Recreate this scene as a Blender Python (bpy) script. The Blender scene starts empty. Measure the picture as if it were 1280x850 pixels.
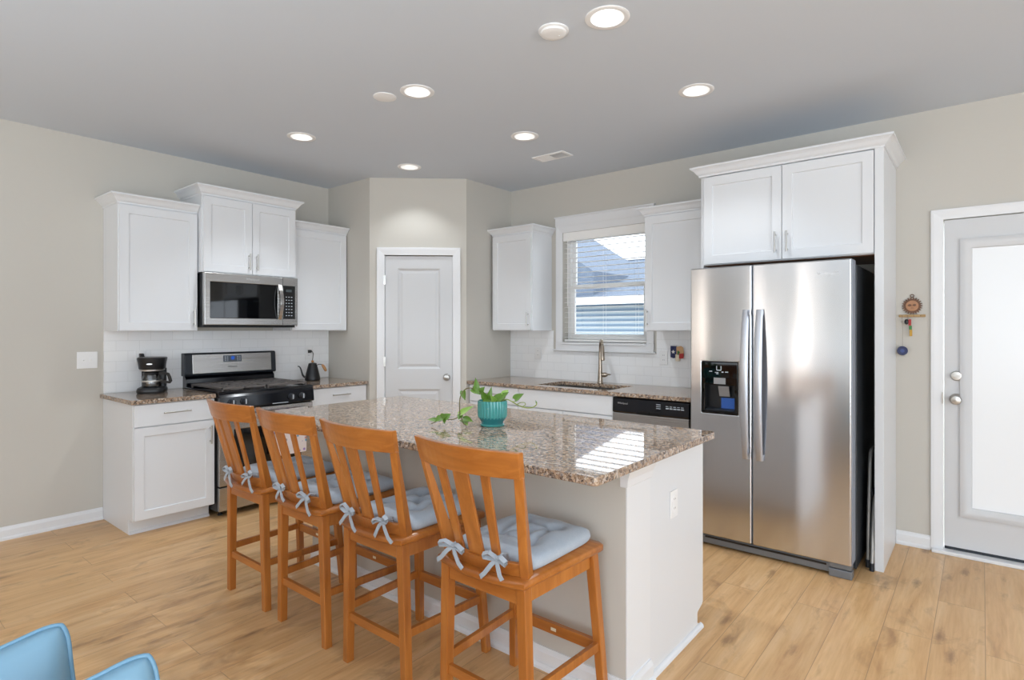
import bpy, bmesh, math, random
from math import sin, cos, pi, radians, sqrt
from mathutils import Vector, Matrix

C = bpy.context.scene
COL = C.collection
rnd = random.Random(7)

# ------------------------------------------------------------------ camera, world, light, exposure
CH, H = 1.390, 2.7665                       # eye height, ceiling height
cam = bpy.data.cameras.new('camera')
cam.sensor_width = 36.0
cam.lens = 720.0 / 1280 * 36
cam.shift_y = (410.85 - 425) / 1280
cam.clip_start = 0.05
camo = bpy.data.objects.new('camera', cam)
COL.objects.link(camo)
camo.location = (4.986, -4.480, CH)
camo.rotation_euler = (pi / 2, 0, radians(39.25))
C.camera = camo

vs = C.view_settings
vs.view_transform = 'Standard'
vs.look = 'None'
vs.gamma = 1.0
vs.use_curve_mapping = False
vs.exposure = 0.36
C.cycles.use_denoising = True
C.cycles.max_bounces = 10
C.cycles.diffuse_bounces = 5
C.cycles.glossy_bounces = 5
C.cycles.sample_clamp_indirect = 6.0

world = bpy.data.worlds.new('world')
C.world = world
world.use_nodes = True
bg = world.node_tree.nodes['Background']
bg.inputs['Color'].default_value = (0.86, 0.93, 1.0, 1)
bg.inputs['Strength'].default_value = 3.4

def area(name, loc, rot, sx, sy, power, col=(1, 1, 1)):
    l = bpy.data.lights.new(name, 'AREA')
    l.shape = 'RECTANGLE'
    l.size, l.size_y = sx, sy
    l.energy = power
    l.color = col
    o = bpy.data.objects.new(name, l)
    COL.objects.link(o)
    o.location = loc
    o.rotation_euler = rot
    return o

# area lamps as daylight in unseen living room windows, right-hand and near wall
XR, YN = 8.8, -9.0
WIN_R = [(-7.6, -5.2), (-4.6, -2.2)]        # y spans of the windows in the right-hand wall
WIN_N = [(0.26, 0.38), (1.62, 1.72), (2.36, 2.46), (5.2, 8.0)]   # near-wall x spans; narrow slots added for refrigerator streaks, wide one for fill
for a, b in WIN_R:
    area('unseen_window_lamp', (XR + 0.08, (a + b) / 2, 1.3), (0, pi / 2, 0), 2.2, b - a, 18, (0.80, 0.91, 1.0))
for (a, b), pw in zip(WIN_N, (4, 3, 3.5, 30)):
    area('unseen_window_lamp', ((a + b) / 2, YN - 0.08, 1.3), (pi / 2, 0, 0), b - a, 2.2, pw, (0.80, 0.91, 1.0) if b - a > 1 else (1.0, 0.80, 0.62))
area('ceiling_fill_lamp', (3.9, -6.7, 0.9), (pi, 0, 0), 4.0, 3.0, 100, (0.78, 0.90, 1.0))  # unseen upward area lamps, added to brighten the ceiling
area('ceiling_fill_lamp', (6.6, -5.6, 0.9), (pi, 0, 0), 3.0, 3.0, 62, (0.78, 0.90, 1.0))
DOWNLIGHT_POWER = 26.0

# ------------------------------------------------------------------ helpers: colour and materials
def lin(c):
    r = []
    for v in c[:3]:
        v = v / 255.0
        r.append(v / 12.92 if v <= 0.04045 else ((v + 0.055) / 1.055) ** 2.4)
    return (r[0], r[1], r[2], 1.0)

def mat(name, col, rough=0.5, metal=0.0, spec=0.5, emit=None, estr=0.0, coat=0.0, sheen=0.0):
    m = bpy.data.materials.new(name)
    m.use_nodes = True
    b = m.node_tree.nodes['Principled BSDF']
    b.inputs['Base Color'].default_value = lin(col)
    b.inputs['Roughness'].default_value = rough
    b.inputs['Metallic'].default_value = metal
    b.inputs['Specular IOR Level'].default_value = spec
    if coat:
        b.inputs['Coat Weight'].default_value = coat
        b.inputs['Coat Roughness'].default_value = 0.1
    if sheen:
        b.inputs['Sheen Weight'].default_value = sheen
    if emit:
        b.inputs['Emission Color'].default_value = lin(emit)
        b.inputs['Emission Strength'].default_value = estr
    return m

class NT:
    """short-hand to wire shader nodes"""
    def __init__(s, m):
        s.t = m.node_tree
        s.b = s.t.nodes['Principled BSDF']
    def n(s, typ, **kw):
        x = s.t.nodes.new(typ)
        for k, v in kw.items():
            setattr(x, k, v)
        return x
    def l(s, a, b):
        s.t.links.new(a, b)
    def coords(s, scale=(1, 1, 1), rot=(0, 0, 0)):
        tc = s.n('ShaderNodeTexCoord')
        mp = s.n('ShaderNodeMapping')
        mp.inputs['Scale'].default_value = scale
        mp.inputs['Rotation'].default_value = rot
        s.l(tc.outputs['Object'], mp.inputs['Vector'])
        return mp.outputs['Vector']
    def ramp(s, fac, stops, interp='LINEAR'):
        r = s.n('ShaderNodeValToRGB')
        cr = r.color_ramp
        cr.interpolation = interp
        while len(cr.elements) < len(stops):
            cr.elements.new(0.5)
        for e, (p, c) in zip(cr.elements, stops):
            e.position = p
            e.color = lin(c) if max(c) > 1 else (c[0], c[1], c[2], 1)
        s.l(fac, r.inputs['Fac'])
        return r.outputs['Color']
    def mix(s, fac, a, b, blend='MIX'):
        x = s.n('ShaderNodeMix', data_type='RGBA', blend_type=blend)
        for sock, v in ((x.inputs['Factor'], fac), (x.inputs['A'], a), (x.inputs['B'], b)):
            if hasattr(v, 'is_output'):
                s.l(v, sock)
            elif isinstance(v, (int, float)):
                sock.default_value = v
            else:
                sock.default_value = lin(v) if max(v) > 1 else (v[0], v[1], v[2], 1)
        return x.outputs['Result']
    def noise(s, vec, scale, detail=3, rough=0.5, dist=0.0, w=None):
        x = s.n('ShaderNodeTexNoise')
        if w is not None:
            x.noise_dimensions = '4D'
            s.l(w, x.inputs['W'])
        x.inputs['Scale'].default_value = scale
        x.inputs['Detail'].default_value = detail
        x.inputs['Roughness'].default_value = rough
        x.inputs['Distortion'].default_value = dist
        s.l(vec, x.inputs['Vector'])
        return x.outputs['Fac']
    def voro(s, vec, scale, feature='F1', out='Color', rand=1.0):
        x = s.n('ShaderNodeTexVoronoi', feature=feature)
        x.inputs['Scale'].default_value = scale
        x.inputs['Randomness'].default_value = rand
        s.l(vec, x.inputs['Vector'])
        return x.outputs[out]
    def bump(s, h, strength, dist=0.01):
        x = s.n('ShaderNodeBump')
        x.inputs['Strength'].default_value = strength
        x.inputs['Distance'].default_value = dist
        s.l(h, x.inputs['Height'])
        s.l(x.outputs['Normal'], s.b.inputs['Normal'])
    def math(s, op, a, b=0.0):
        x = s.n('ShaderNodeMath', operation=op)
        for i, v in enumerate((a, b)):
            if hasattr(v, 'is_output'):
                s.l(v, x.inputs[i])
            else:
                x.inputs[i].default_value = v
        return x.outputs[0]

def m_floor():
    m = mat('oak_plank_floor', (200, 165, 125), 0.36)
    t = NT(m)
    v = t.coords(rot=(0, 0, pi / 2))
    br = t.n('ShaderNodeTexBrick')
    br.offset = 0.37
    br.inputs['Scale'].default_value = 1.0
    br.inputs['Brick Width'].default_value = 1.3
    br.inputs['Row Height'].default_value = 0.185
    br.inputs['Mortar Size'].default_value = 0.0016
    br.inputs['Mortar Smooth'].default_value = 0.3
    br.inputs['Bias'].default_value = 0.0
    br.inputs['Color1'].default_value = (0, 0, 0, 1)
    br.inputs['Color2'].default_value = (1, 1, 1, 1)
    br.inputs['Mortar'].default_value = (0.5, 0.5, 0.5, 1)
    t.l(v, br.inputs['Vector'])
    rand = t.math('MULTIPLY', br.outputs['Color'], 37.0)
    vs_ = t.coords(scale=(9.0, 1.1, 1.0))
    g1 = t.noise(vs_, 1.3, 5, 0.62, 0.9, w=rand)
    g2 = t.noise(t.coords(scale=(75, 3.0, 1)), 1.0, 3, 0.6, 0.3, w=rand)
    base = t.ramp(g1, [(0.22, (166, 118, 74)), (0.38, (208, 160, 106)), (0.54, (224, 180, 126)), (0.78, (234, 198, 154))])
    base = t.mix(0.22, base, t.ramp(g2, [(0.3, (158, 114, 72)), (0.7, (228, 194, 150))]))
    g3 = t.noise(t.coords(scale=(2.2, 0.9, 1)), 2.4, 4, 0.65, 1.6, w=rand)
    base = t.mix(t.math('MULTIPLY', t.ramp(g3, [(0.54, (0, 0, 0)), (0.72, (1, 1, 1))]), 0.55), base, (142, 104, 72))
    tint = t.ramp(br.outputs['Color'], [(0.0, (0.88, 0.87, 0.86)), (0.5, (0.95, 0.95, 0.95)), (1.0, (1.0, 1.0, 1.0))])
    base = t.mix(1.0, base, tint, 'MULTIPLY')
    # knots and dark streaks
    vk = t.coords(scale=(7.5, 2.0, 1.0))
    kd = t.voro(vk, 1.25, out='Distance')
    kn = t.noise(t.coords(scale=(22, 5, 1)), 2.2, 4, 0.7)
    kf = t.ramp(t.math('ADD', kd, t.math('MULTIPLY', kn, 0.45)), [(0.26, (1, 1, 1)), (0.46, (0, 0, 0))])
    base = t.mix(t.math('MULTIPLY', kf, 0.58), base, (112, 78, 52))
    base = t.mix(t.math('MULTIPLY', br.outputs['Fac'], 0.55), base, (120, 88, 60))
    t.l(base, t.b.inputs['Base Color'])
    rr = t.math('ADD', t.math('MULTIPLY', g2, 0.12), 0.30)
    t.l(rr, t.b.inputs['Roughness'])
    t.bump(t.math('SUBTRACT', t.math('MULTIPLY', g2, 0.15), br.outputs['Fac']), 0.25, 0.002)
    return m

def m_granite():
    m = mat('speckled_granite', (180, 160, 145), 0.03, spec=0.6)
    t = NT(m)
    v = t.coords()
    nz = t.n('ShaderNodeTexNoise')
    nz.inputs['Scale'].default_value = 60
    t.l(v, nz.inputs['Vector'])
    vm = t.n('ShaderNodeVectorMath', operation='MULTIPLY_ADD')
    t.l(nz.outputs['Color'], vm.inputs[0])
    vm.inputs[1].default_value = (0.012, 0.012, 0.012)
    t.l(v, vm.inputs[2])
    d = vm.outputs[0]
    c1 = t.voro(d, 92)
    c2 = t.voro(d, 280)
    s1 = t.n('ShaderNodeSeparateColor'); t.l(c1, s1.inputs[0])
    s2 = t.n('ShaderNodeSeparateColor'); t.l(c2, s2.inputs[0])
    big = t.noise(v, 9, 3, 0.6)
    f = t.math('ADD', s1.outputs[0], t.math('MULTIPLY', t.math('SUBTRACT', big, 0.5), 0.35))
    A = t.ramp(f, [(0.0, (44, 38, 38)), (0.13, (88, 72, 62)), (0.26, (142, 116, 96)), (0.42, (172, 144, 118)),
                   (0.62, (190, 164, 138)), (0.80, (204, 192, 178)), (0.92, (128, 124, 126))], 'CONSTANT')
    B = t.ramp(s2.outputs[0], [(0.0, (44, 38, 36)), (0.10, (116, 98, 86)), (0.35, (172, 146, 122)), (0.75, (206, 190, 172)), (0.92, (112, 106, 106))], 'CONSTANT')
    t.l(t.mix(0.42, A, B), t.b.inputs['Base Color'])
    return m

def m_wood(name, c0, c1, c2, scale=(26, 26, 2.2), rough=0.28):
    m = mat(name, c1, rough, coat=0.25)
    t = NT(m)
    g = t.noise(t.coords(scale=scale), 1.0, 4, 0.6, 0.6)
    g2 = t.noise(t.coords(scale=(1, 1, 1)), 2.3, 2, 0.5)
    c = t.ramp(g, [(0.3, c0), (0.5, c1), (0.72, c2)])
    c = t.mix(0.45, c, t.ramp(g2, [(0.3, c0), (0.7, c2)]))
    t.l(c, t.b.inputs['Base Color'])
    return m

def m_steel(name, col=(172, 172, 172), rough=0.26, wavy=0.0, aniso=0.6, rot=0.0, fine=0.03):
    m = mat(name, col, rough, metal=1.0)
    t = NT(m)
    t.b.inputs['Anisotropic'].default_value = aniso
    g = t.noise(t.coords(scale=(1.5, 1.5, 420) if rot == 0 else (420, 420, 1.5)), 1.0, 2, 0.6)
    t.l(t.math('ADD', t.math('MULTIPLY', g, fine), rough - fine / 2), t.b.inputs['Roughness'])
    if wavy:
        t.b.inputs['Anisotropic Rotation'].default_value = 0.25
        w = t.noise(t.coords(scale=(2.6, 0.3, 0.55)), 1.0, 1, 0.4, 0.3)
        t.bump(w, wavy, 0.05)
    return m

def m_tile():
    m = mat('white_subway_tile', (246, 247, 248), 0.14)
    t = NT(m)
    tc = t.n('ShaderNodeTexCoord')
    sx = t.n('ShaderNodeSeparateXYZ'); t.l(tc.outputs['Object'], sx.inputs[0])
    cb = t.n('ShaderNodeCombineXYZ')
    t.l(sx.outputs['X'], cb.inputs['X']); t.l(sx.outputs['Z'], cb.inputs['Y'])
    br = t.n('ShaderNodeTexBrick')
    br.inputs['Scale'].default_value = 1
    br.inputs['Brick Width'].default_value = 0.154
    br.inputs['Row Height'].default_value = 0.0765
    br.inputs['Mortar Size'].default_value = 0.0014
    br.inputs['Mortar Smooth'].default_value = 0.2
    br.inputs['Color1'].default_value = lin((246, 247, 248))
    br.inputs['Color2'].default_value = lin((243, 244, 246))
    br.inputs['Mortar'].default_value = lin((228, 229, 230))
    t.l(cb.outputs[0], br.inputs['Vector'])
    t.l(br.outputs['Color'], t.b.inputs['Base Color'])
    t.bump(t.math('SUBTRACT', 1.0, br.outputs['Fac']), 0.35, 0.002)
    return m

def m_paint(name, col, rough=0.6):
    m = mat(name, col, rough, spec=0.3)
    t = NT(m)
    t.bump(t.noise(t.coords(), 160, 2, 0.5), 0.04, 0.001)
    return m

def m_fabric(name, c0, c1, rough=0.9, sc=420):
    m = mat(name, c0, rough, spec=0.2, sheen=0.25)
    t = NT(m)
    v = t.coords()
    f = t.noise(t.coords(scale=(1, 0.25, 1)), sc, 2, 0.6)
    g = t.noise(v, 22, 3, 0.6)
    t.l(t.mix(t.math('ADD', t.math('MULTIPLY', f, 0.55), t.math('MULTIPLY', g, 0.45)), c0, c1), t.b.inputs['Base Color'])
    t.bump(f, 0.25, 0.001)
    return m

def m_glass(name, tint=(255, 255, 255), ior=1.45):
    m = bpy.data.materials.new(name)
    m.use_nodes = True
    nt = m.node_tree
    nt.nodes.remove(nt.nodes['Principled BSDF'])
    out = nt.nodes['Material Output']
    tr = nt.nodes.new('ShaderNodeBsdfTransparent'); tr.inputs[0].default_value = lin(tint)
    gl = nt.nodes.new('ShaderNodeBsdfGlossy'); gl.inputs['Roughness'].default_value = 0.02
    fr = nt.nodes.new('ShaderNodeFresnel'); fr.inputs['IOR'].default_value = ior
    mx = nt.nodes.new('ShaderNodeMixShader')
    nt.links.new(fr.outputs[0], mx.inputs[0])
    nt.links.new(tr.outputs[0], mx.inputs[1]); nt.links.new(gl.outputs[0], mx.inputs[2])
    nt.links.new(mx.outputs[0], out.inputs['Surface'])
    return m

def m_siding():
    m = mat('pale_lap_siding', (196, 208, 220), 0.7)
    t = NT(m)
    tc = t.n('ShaderNodeTexCoord')
    sx = t.n('ShaderNodeSeparateXYZ'); t.l(tc.outputs['Object'], sx.inputs[0])
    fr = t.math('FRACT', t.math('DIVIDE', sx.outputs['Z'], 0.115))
    t.l(t.ramp(fr, [(0.0, (60, 80, 100)), (0.10, (96, 118, 140)), (0.42, (104, 128, 150)), (0.5, (160, 172, 180)), (1.0, (166, 178, 186))]), t.b.inputs['Base Color'])  # pale lit and bluish shaded half of each lap painted in
    return m

def m_shingle():
    m = mat('grey_roof_shingles', (140, 150, 165), 0.9)
    t = NT(m)
    n = t.noise(t.coords(scale=(6, 30, 30)), 1.0, 3, 0.6)
    t.l(t.ramp(n, [(0.3, (76, 88, 104)), (0.7, (94, 106, 122))]), t.b.inputs['Base Color'])
    return m

M = {}
M['floor'] = m_floor()
M['granite'] = m_granite()
M['wall'] = m_paint('greige_wall_paint', (199, 195, 187))
M['ceiling'] = m_paint('white_ceiling_paint', (208, 215, 224), 0.75)
M['trim'] = mat('white_trim_paint', (228, 229, 231), 0.35)
M['cab'] = mat('white_cabinet_paint', (224, 226, 229), 0.32)
M['door'] = mat('white_door_paint', (208, 209, 211), 0.4)
M['nickel'] = mat('brushed_nickel', (190, 188, 184), 0.28, 1.0)
M['faucet'] = mat('satin_nickel', (176, 164, 150), 0.26, 1.0)
M['steel'] = m_steel('brushed_steel', (186, 184, 182), 0.27, 0.0, 0.5)
M['fridge'] = m_steel('brushed_fridge_steel', (210, 211, 214), 0.17, 0.09, 0.85, 1.0, 0.01)
M['steel_dark'] = mat('grey_metal', (128, 134, 142), 0.4, 0.6)
M['black'] = mat('black_plastic', (20, 21, 24), 0.35)
M['black_gloss'] = mat('black_enamel', (14, 16, 22), 0.12)
M['black_glass'] = mat('black_glass', (6, 7, 9), 0.04)
M['charcoal'] = mat('charcoal_metal', (48, 52, 58), 0.4, 0.3)
M['iron'] = mat('cast_iron', (104, 98, 95), 0.42)
M['tile'] = m_tile()
M['oak'] = m_wood('honey_oak', (142, 78, 26), (176, 104, 40), (200, 130, 62))
M['oak_h'] = m_wood('honey_oak_across', (142, 78, 26), (176, 104, 40), (200, 130, 62), (2.2, 26, 26))
M['light_wood'] = m_wood('light_wood', (150, 100, 54), (184, 130, 76), (206, 156, 100), (60, 60, 12), 0.5)
M['walnut'] = m_wood('raw_cabinet_wood', (92, 54, 30), (120, 74, 42), (142, 92, 56), (4, 30, 30), 0.6)
M['cushion'] = m_fabric('grey_blue_linen', (150, 164, 180), (192, 198, 204))
M['tie'] = m_fabric('grey_tie_fabric', (146, 154, 164), (178, 184, 190))
M['leather'] = mat('blue_leather', (122, 160, 182), 0.34, spec=0.5)
M['piping'] = mat('blue_piping', (108, 150, 176), 0.4)
M['sofa'] = m_fabric('slate_upholstery', (86, 96, 108), (106, 116, 128))
M['pot'] = mat('teal_glaze', (64, 150, 146), 0.12, coat=0.5)
M['pot_base'] = mat('deep_teal_glaze', (28, 118, 124), 0.12, coat=0.5)
M['soil'] = mat('potting_soil', (40, 32, 26), 0.95)
M['leaf'] = mat('pothos_leaf', (88, 124, 40), 0.35)
M['leaf_light'] = mat('pale_pothos_leaf', (136, 170, 78), 0.35)
M['stem'] = mat('green_brown_stem', (104, 96, 60), 0.5)
M['stem_green'] = mat('green_stem', (134, 148, 66), 0.5)
M['white_plastic'] = mat('white_plastic', (240, 240, 240), 0.4)
M['plate'] = mat('outlet_plate_white', (238, 238, 238), 0.35)
M['glass'] = m_glass('window_glass')
M['carafe'] = m_glass('carafe_glass', (225, 228, 230), 2.1)
M['lens'] = mat('lit_lamp_lens', (255, 255, 255), 0.5, emit=(255, 252, 246), estr=2.2)
M['can'] = mat('downlight_white', (240, 240, 240), 0.45)
M['frost'] = mat('frosted_daylight_glow', (220, 222, 224), 0.25, emit=(240, 244, 248), estr=0.16)  # even emission stands in for daylight behind the door pane
M['display'] = mat('blue_lit_display', (10, 30, 90), 0.2, emit=(36, 96, 200), estr=0.5)
M['icon'] = mat('pale_icon_print', (190, 198, 206), 0.4)
M['logo'] = mat('silver_badge', (206, 206, 208), 0.3, 0.8)
M['slat'] = mat('white_blind_slat', (246, 245, 243), 0.45)
M['siding'] = m_siding()
M['shingle'] = m_shingle()
M['sun_clay'] = mat('carved_tan_clay', (178, 132, 100), 0.7)
M['sun_dark'] = mat('carved_dark_wood', (110, 80, 62), 0.7)
M['bar_wood'] = m_wood('tan_bar_wood', (140, 108, 66), (176, 140, 92), (196, 168, 116), (12, 60, 60), 0.6)
M['navy'] = mat('navy_enamel', (24, 36, 84), 0.25)
M['red'] = mat('red_paint', (170, 36, 36), 0.45)
M['green'] = mat('green_paint', (52, 120, 58), 0.45)
M['yellow'] = mat('ochre_paint', (196, 152, 58), 0.5)
M['tan'] = mat('tan_paint', (208, 164, 120), 0.5)
M['cream'] = mat('cream_plastic', (226, 214, 190), 0.45)
M['thread'] = mat('thin_cord', (130, 116, 100), 0.8)
M['grey_tube'] = mat('grey_painted_tube', (166, 164, 160), 0.4, 0.4)

def m_towel():
    m = mat('printed_tea_towel', (226, 214, 214), 0.9)
    t = NT(m)
    d = t.voro(t.coords(scale=(1, 1, 1)), 26, out='Distance')
    c = t.voro(t.coords(), 26)
    t.l(t.mix(t.ramp(d, [(0.22, (1, 1, 1)), (0.34, (0, 0, 0))]), (230, 218, 216), t.mix(0.55, c, (110, 70, 130))), t.b.inputs['Base Color'])
    return m
M['towel'] = m_towel()

# ------------------------------------------------------------------ helpers: meshes
class MB:
    def __init__(s):
        s.bm = bmesh.new()
    def box(s, x0, y0, z0, x1, y1, z1):
        v = [s.bm.verts.new(p) for p in ((x0, y0, z0), (x1, y0, z0), (x1, y1, z0), (x0, y1, z0),
                                         (x0, y0, z1), (x1, y0, z1), (x1, y1, z1), (x0, y1, z1))]
        for f in ((0, 3, 2, 1), (4, 5, 6, 7), (0, 1, 5, 4), (1, 2, 6, 5), (2, 3, 7, 6), (3, 0, 4, 7)):
            s.bm.faces.new([v[i] for i in f])
        return s
    def loft(s, secs, cap=True, closed=True, ring=False):
        rows = [[s.bm.verts.new(p) for p in sec] for sec in secs]
        n = len(rows[0])
        R = len(rows)
        for i in range(R if ring else R - 1):
            a, b = rows[i], rows[(i + 1) % R]
            for j in range(n if closed else n - 1):
                k = (j + 1) % n
                s.bm.faces.new((a[j], a[k], b[k], b[j]))
        if cap and closed and not ring:
            s.bm.faces.new(list(reversed(rows[0])))
            s.bm.faces.new(rows[-1])
        return s
    def beam(s, p, q, w, d, w2=None, d2=None, side=(1, 0, 0)):
        """tapered rectangular beam; w along 'side', d across"""
        p, q = Vector(p), Vector(q)
        ax = (q - p).normalized()
        sd = Vector(side)
        sd = (sd - ax * sd.dot(ax)).normalized()
        up = ax.cross(sd)
        w2 = w if w2 is None else w2
        d2 = d if d2 is None else d2
        def sec(c, w, d):
            return [c + sd * (a * w / 2) + up * (b * d / 2) for a, b in ((-1, -1), (1, -1), (1, 1), (-1, 1))]
        return s.loft([sec(p, w, d), sec(q, w2, d2)])
    def tube(s, pts, r, seg=10, ring=False, flat=1.0, up=(0, 0, 1)):
        pts = [Vector(p) for p in pts]
        rs = r if isinstance(r, (list, tuple)) else [r] * len(pts)
        secs = []
        prev = None
        for i, p in enumerate(pts):
            if ring:
                t = (pts[(i + 1) % len(pts)] - pts[i - 1]).normalized()
            else:
                t = (pts[min(i + 1, len(pts) - 1)] - pts[max(i - 1, 0)]).normalized()
            ref = prev if prev is not None else Vector(up)
            sd = ref - t * ref.dot(t)
            if sd.length < 1e-4:
                sd = Vector((1, 0, 0)) - t * t.x
            sd.normalize()
            prev = sd
            b = t.cross(sd)
            secs.append([p + sd * (cos(2 * pi * k / seg) * rs[i] * flat) + b * (sin(2 * pi * k / seg) * rs[i]) for k in range(seg)])
        return s.loft(secs, ring=ring)
    def strip(s, pts, w, t, up):
        """flat ribbon following pts; w across, t thick, up = ribbon normal hint"""
        pts = [Vector(p) for p in pts]
        up = Vector(up)
        secs = []
        for i, p in enumerate(pts):
            tg = (pts[min(i + 1, len(pts) - 1)] - pts[max(i - 1, 0)]).normalized()
            sd = tg.cross(up)
            if sd.length < 1e-4:
                sd = Vector((1, 0, 0))
            sd.normalize()
            nn = sd.cross(tg)
            secs.append([p + sd * (a * w / 2) + nn * (b * t / 2) for a, b in ((-1, -1), (1, -1), (1, 1), (-1, 1))])
        return s.loft(secs)
    def lathe(s, prof, c=(0, 0, 0), seg=32, fn=None, axis='z'):
        secs = []
        for r, z in prof:
            row = []
            for k in range(seg):
                a = 2 * pi * k / seg
                rr = r * (fn(a, z) if fn else 1)
                if axis == 'z':
                    row.append((c[0] + rr * cos(a), c[1] + rr * sin(a), c[2] + z))
                elif axis == 'y':
                    row.append((c[0] + rr * cos(a), c[1] + z, c[2] + rr * sin(a)))
                else:
                    row.append((c[0] + z, c[1] + rr * cos(a), c[2] + rr * sin(a)))
            secs.append(row)
        return s.loft(secs)
    def prism(s, poly, a0, a1, axis='x'):
        def P(u, v, a):
            return (a, u, v) if axis == 'x' else ((u, a, v) if axis == 'y' else (u, v, a))
        return s.loft([[P(u, v, a0) for u, v in poly], [P(u, v, a1) for u, v in poly]])
    def panels(s, xs, zs, cells, yf, yb, inset):
        """slab facing -y with recessed cells; inset = list of (in from the cell edge, depth back from the face)"""
        V = {}
        def gv(i, j):
            if (i, j) not in V:
                V[i, j] = s.bm.verts.new((xs[i], yf, zs[j]))
            return V[i, j]
        for i in range(len(xs) - 1):
            for j in range(len(zs) - 1):
                ring = [gv(i, j), gv(i + 1, j), gv(i + 1, j + 1), gv(i, j + 1)]
                if (i, j) in cells:
                    for o, d in inset:
                        nr = [s.bm.verts.new(p) for p in ((xs[i] + o, yf + d, zs[j] + o), (xs[i + 1] - o, yf + d, zs[j] + o),
                                                          (xs[i + 1] - o, yf + d, zs[j + 1] - o), (xs[i] + o, yf + d, zs[j + 1] - o))]
                        for k in range(4):
                            s.bm.faces.new((ring[k], ring[(k + 1) % 4], nr[(k + 1) % 4], nr[k]))
                        ring = nr
                s.bm.faces.new(ring)
        nx, nz = len(xs) - 1, len(zs) - 1
        loop = [(i, 0) for i in range(nx)] + [(nx, j) for j in range(nz)] + [(i, nz) for i in range(nx, 0, -1)] + [(0, j) for j in range(nz, 0, -1)]
        fr = [V[k] for k in loop]
        bk = [s.bm.verts.new((v.co.x, yb, v.co.z)) for v in fr]
        n = len(fr)
        for k in range(n):
            s.bm.faces.new((fr[(k + 1) % n], fr[k], bk[k], bk[(k + 1) % n]))
        s.bm.faces.new(list(reversed(bk)))
        return s
    def slab_holes(s, us, vs_, skip, a0, a1, axis='y'):
        """a wall slab made of a grid with cells left out, as one closed shell"""
        def P(u, v, a):
            return (u, a, v) if axis == 'y' else ((a, u, v) if axis == 'x' else (u, v, a))
        nu, nv = len(us) - 1, len(vs_) - 1
        solid = lambda i, j: 0 <= i < nu and 0 <= j < nv and (i, j) not in skip
        G = {}
        def g(i, j, k):
            if (i, j, k) not in G:
                G[i, j, k] = s.bm.verts.new(P(us[i], vs_[j], (a0, a1)[k]))
            return G[i, j, k]
        for i in range(nu):
            for j in range(nv):
                if not solid(i, j):
                    continue
                s.bm.faces.new([g(i, j, 0), g(i + 1, j, 0), g(i + 1, j + 1, 0), g(i, j + 1, 0)])
                s.bm.faces.new([g(i, j + 1, 1), g(i + 1, j + 1, 1), g(i + 1, j, 1), g(i, j, 1)])
                for di, dj, e in ((0, -1, ((i, j), (i + 1, j))), (1, 0, ((i + 1, j), (i + 1, j + 1))),
                                  (0, 1, ((i + 1, j + 1), (i, j + 1))), (-1, 0, ((i, j + 1), (i, j)))):
                    if not solid(i + di, j + dj):
                        p, q = e
                        s.bm.faces.new([g(*q, 0), g(*p, 0), g(*p, 1), g(*q, 1)])
        return s
    def crown(s, w, d, z0, z1, out, L=1, R=1):
        prof = [(0.0, z0), (0.006, z0), (0.008, z0 + 0.012), (0.018, z0 + 0.02), (out * 0.62, z0 + (z1 - z0) * 0.62),
                (out - 0.006, z1 - 0.014), (out, z1 - 0.012), (out, z1), (-0.02, z1), (-0.02, z0)]
        rows = [[], [], [], []]
        for o, z in prof:
            l = -o if L else max(0.0, -o)
            r = w + o if R else w - max(0.0, -o)
            rows[0].append((l, -0.001, z)); rows[1].append((l, -(d + o), z))
            rows[2].append((r, -(d + o), z)); rows[3].append((r, -0.001, z))
        return s.loft(rows)
    def sphere(s, c, r, sx=1, sy=1, sz=1, seg=16, rings=10):
        secs = []
        for i in range(1, rings):
            a = pi * i / rings
            secs.append([(c[0] + r * sx * sin(a) * cos(2 * pi * k / seg), c[1] + r * sy * sin(a) * sin(2 * pi * k / seg), c[2] - r * sz * cos(a)) for k in range(seg)])
        return s.loft(secs)
    def mesh(s, me):
        s.bm.from_mesh(me)
        return s
    def xf(s, mtx):
        bmesh.ops.transform(s.bm, matrix=mtx, verts=s.bm.verts)
        return s
    def build(s, name, m, parent=None, bevel=0.0, smooth=None, seg=2, sub=0, loc=None):
        bmesh.ops.recalc_face_normals(s.bm, faces=s.bm.faces)
        me = bpy.data.meshes.new(name)
        s.bm.to_mesh(me)
        s.bm.free()
        me.materials.append(m)
        o = bpy.data.objects.new(name, me)
        COL.objects.link(o)
        if parent is not None:
            o.parent = parent
        if loc is not None:
            o.location = loc
        if smooth is not None:
            me.polygons.foreach_set('use_smooth', [True] * len(me.polygons))
            if smooth < 179:
                me.set_sharp_from_angle(angle=radians(smooth))
        if bevel:
            b = o.modifiers.new('bevel', 'BEVEL')
            b.width = bevel
            b.segments = seg
            b.limit_method = 'ANGLE'
            b.angle_limit = radians(30)
        if sub:
            d = o.modifiers.new('subdivision', 'SUBSURF')
            d.levels = d.render_levels = sub
        return o

def tag(o, label, cat, group=None):
    o['label'] = label
    o['category'] = cat
    if group:
        o['group'] = group
    return o

def thing(name, label, cat, loc=(0, 0, 0), rz=0.0, group=None):
    o = bpy.data.objects.new(name, None)
    o.empty_display_size = 0.1
    COL.objects.link(o)
    o.location = loc
    o.rotation_euler = (0, 0, rz)
    return tag(o, label, cat, group)

def struct(o):
    o['kind'] = 'structure'
    return o

def copy_tree(o, parent=None):
    c = o.copy()
    COL.objects.link(c)
    if parent is not None:
        c.parent = parent
    for ch in [x for x in bpy.data.objects if x.parent == o]:
        copy_tree(ch, c)
    return c

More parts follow.
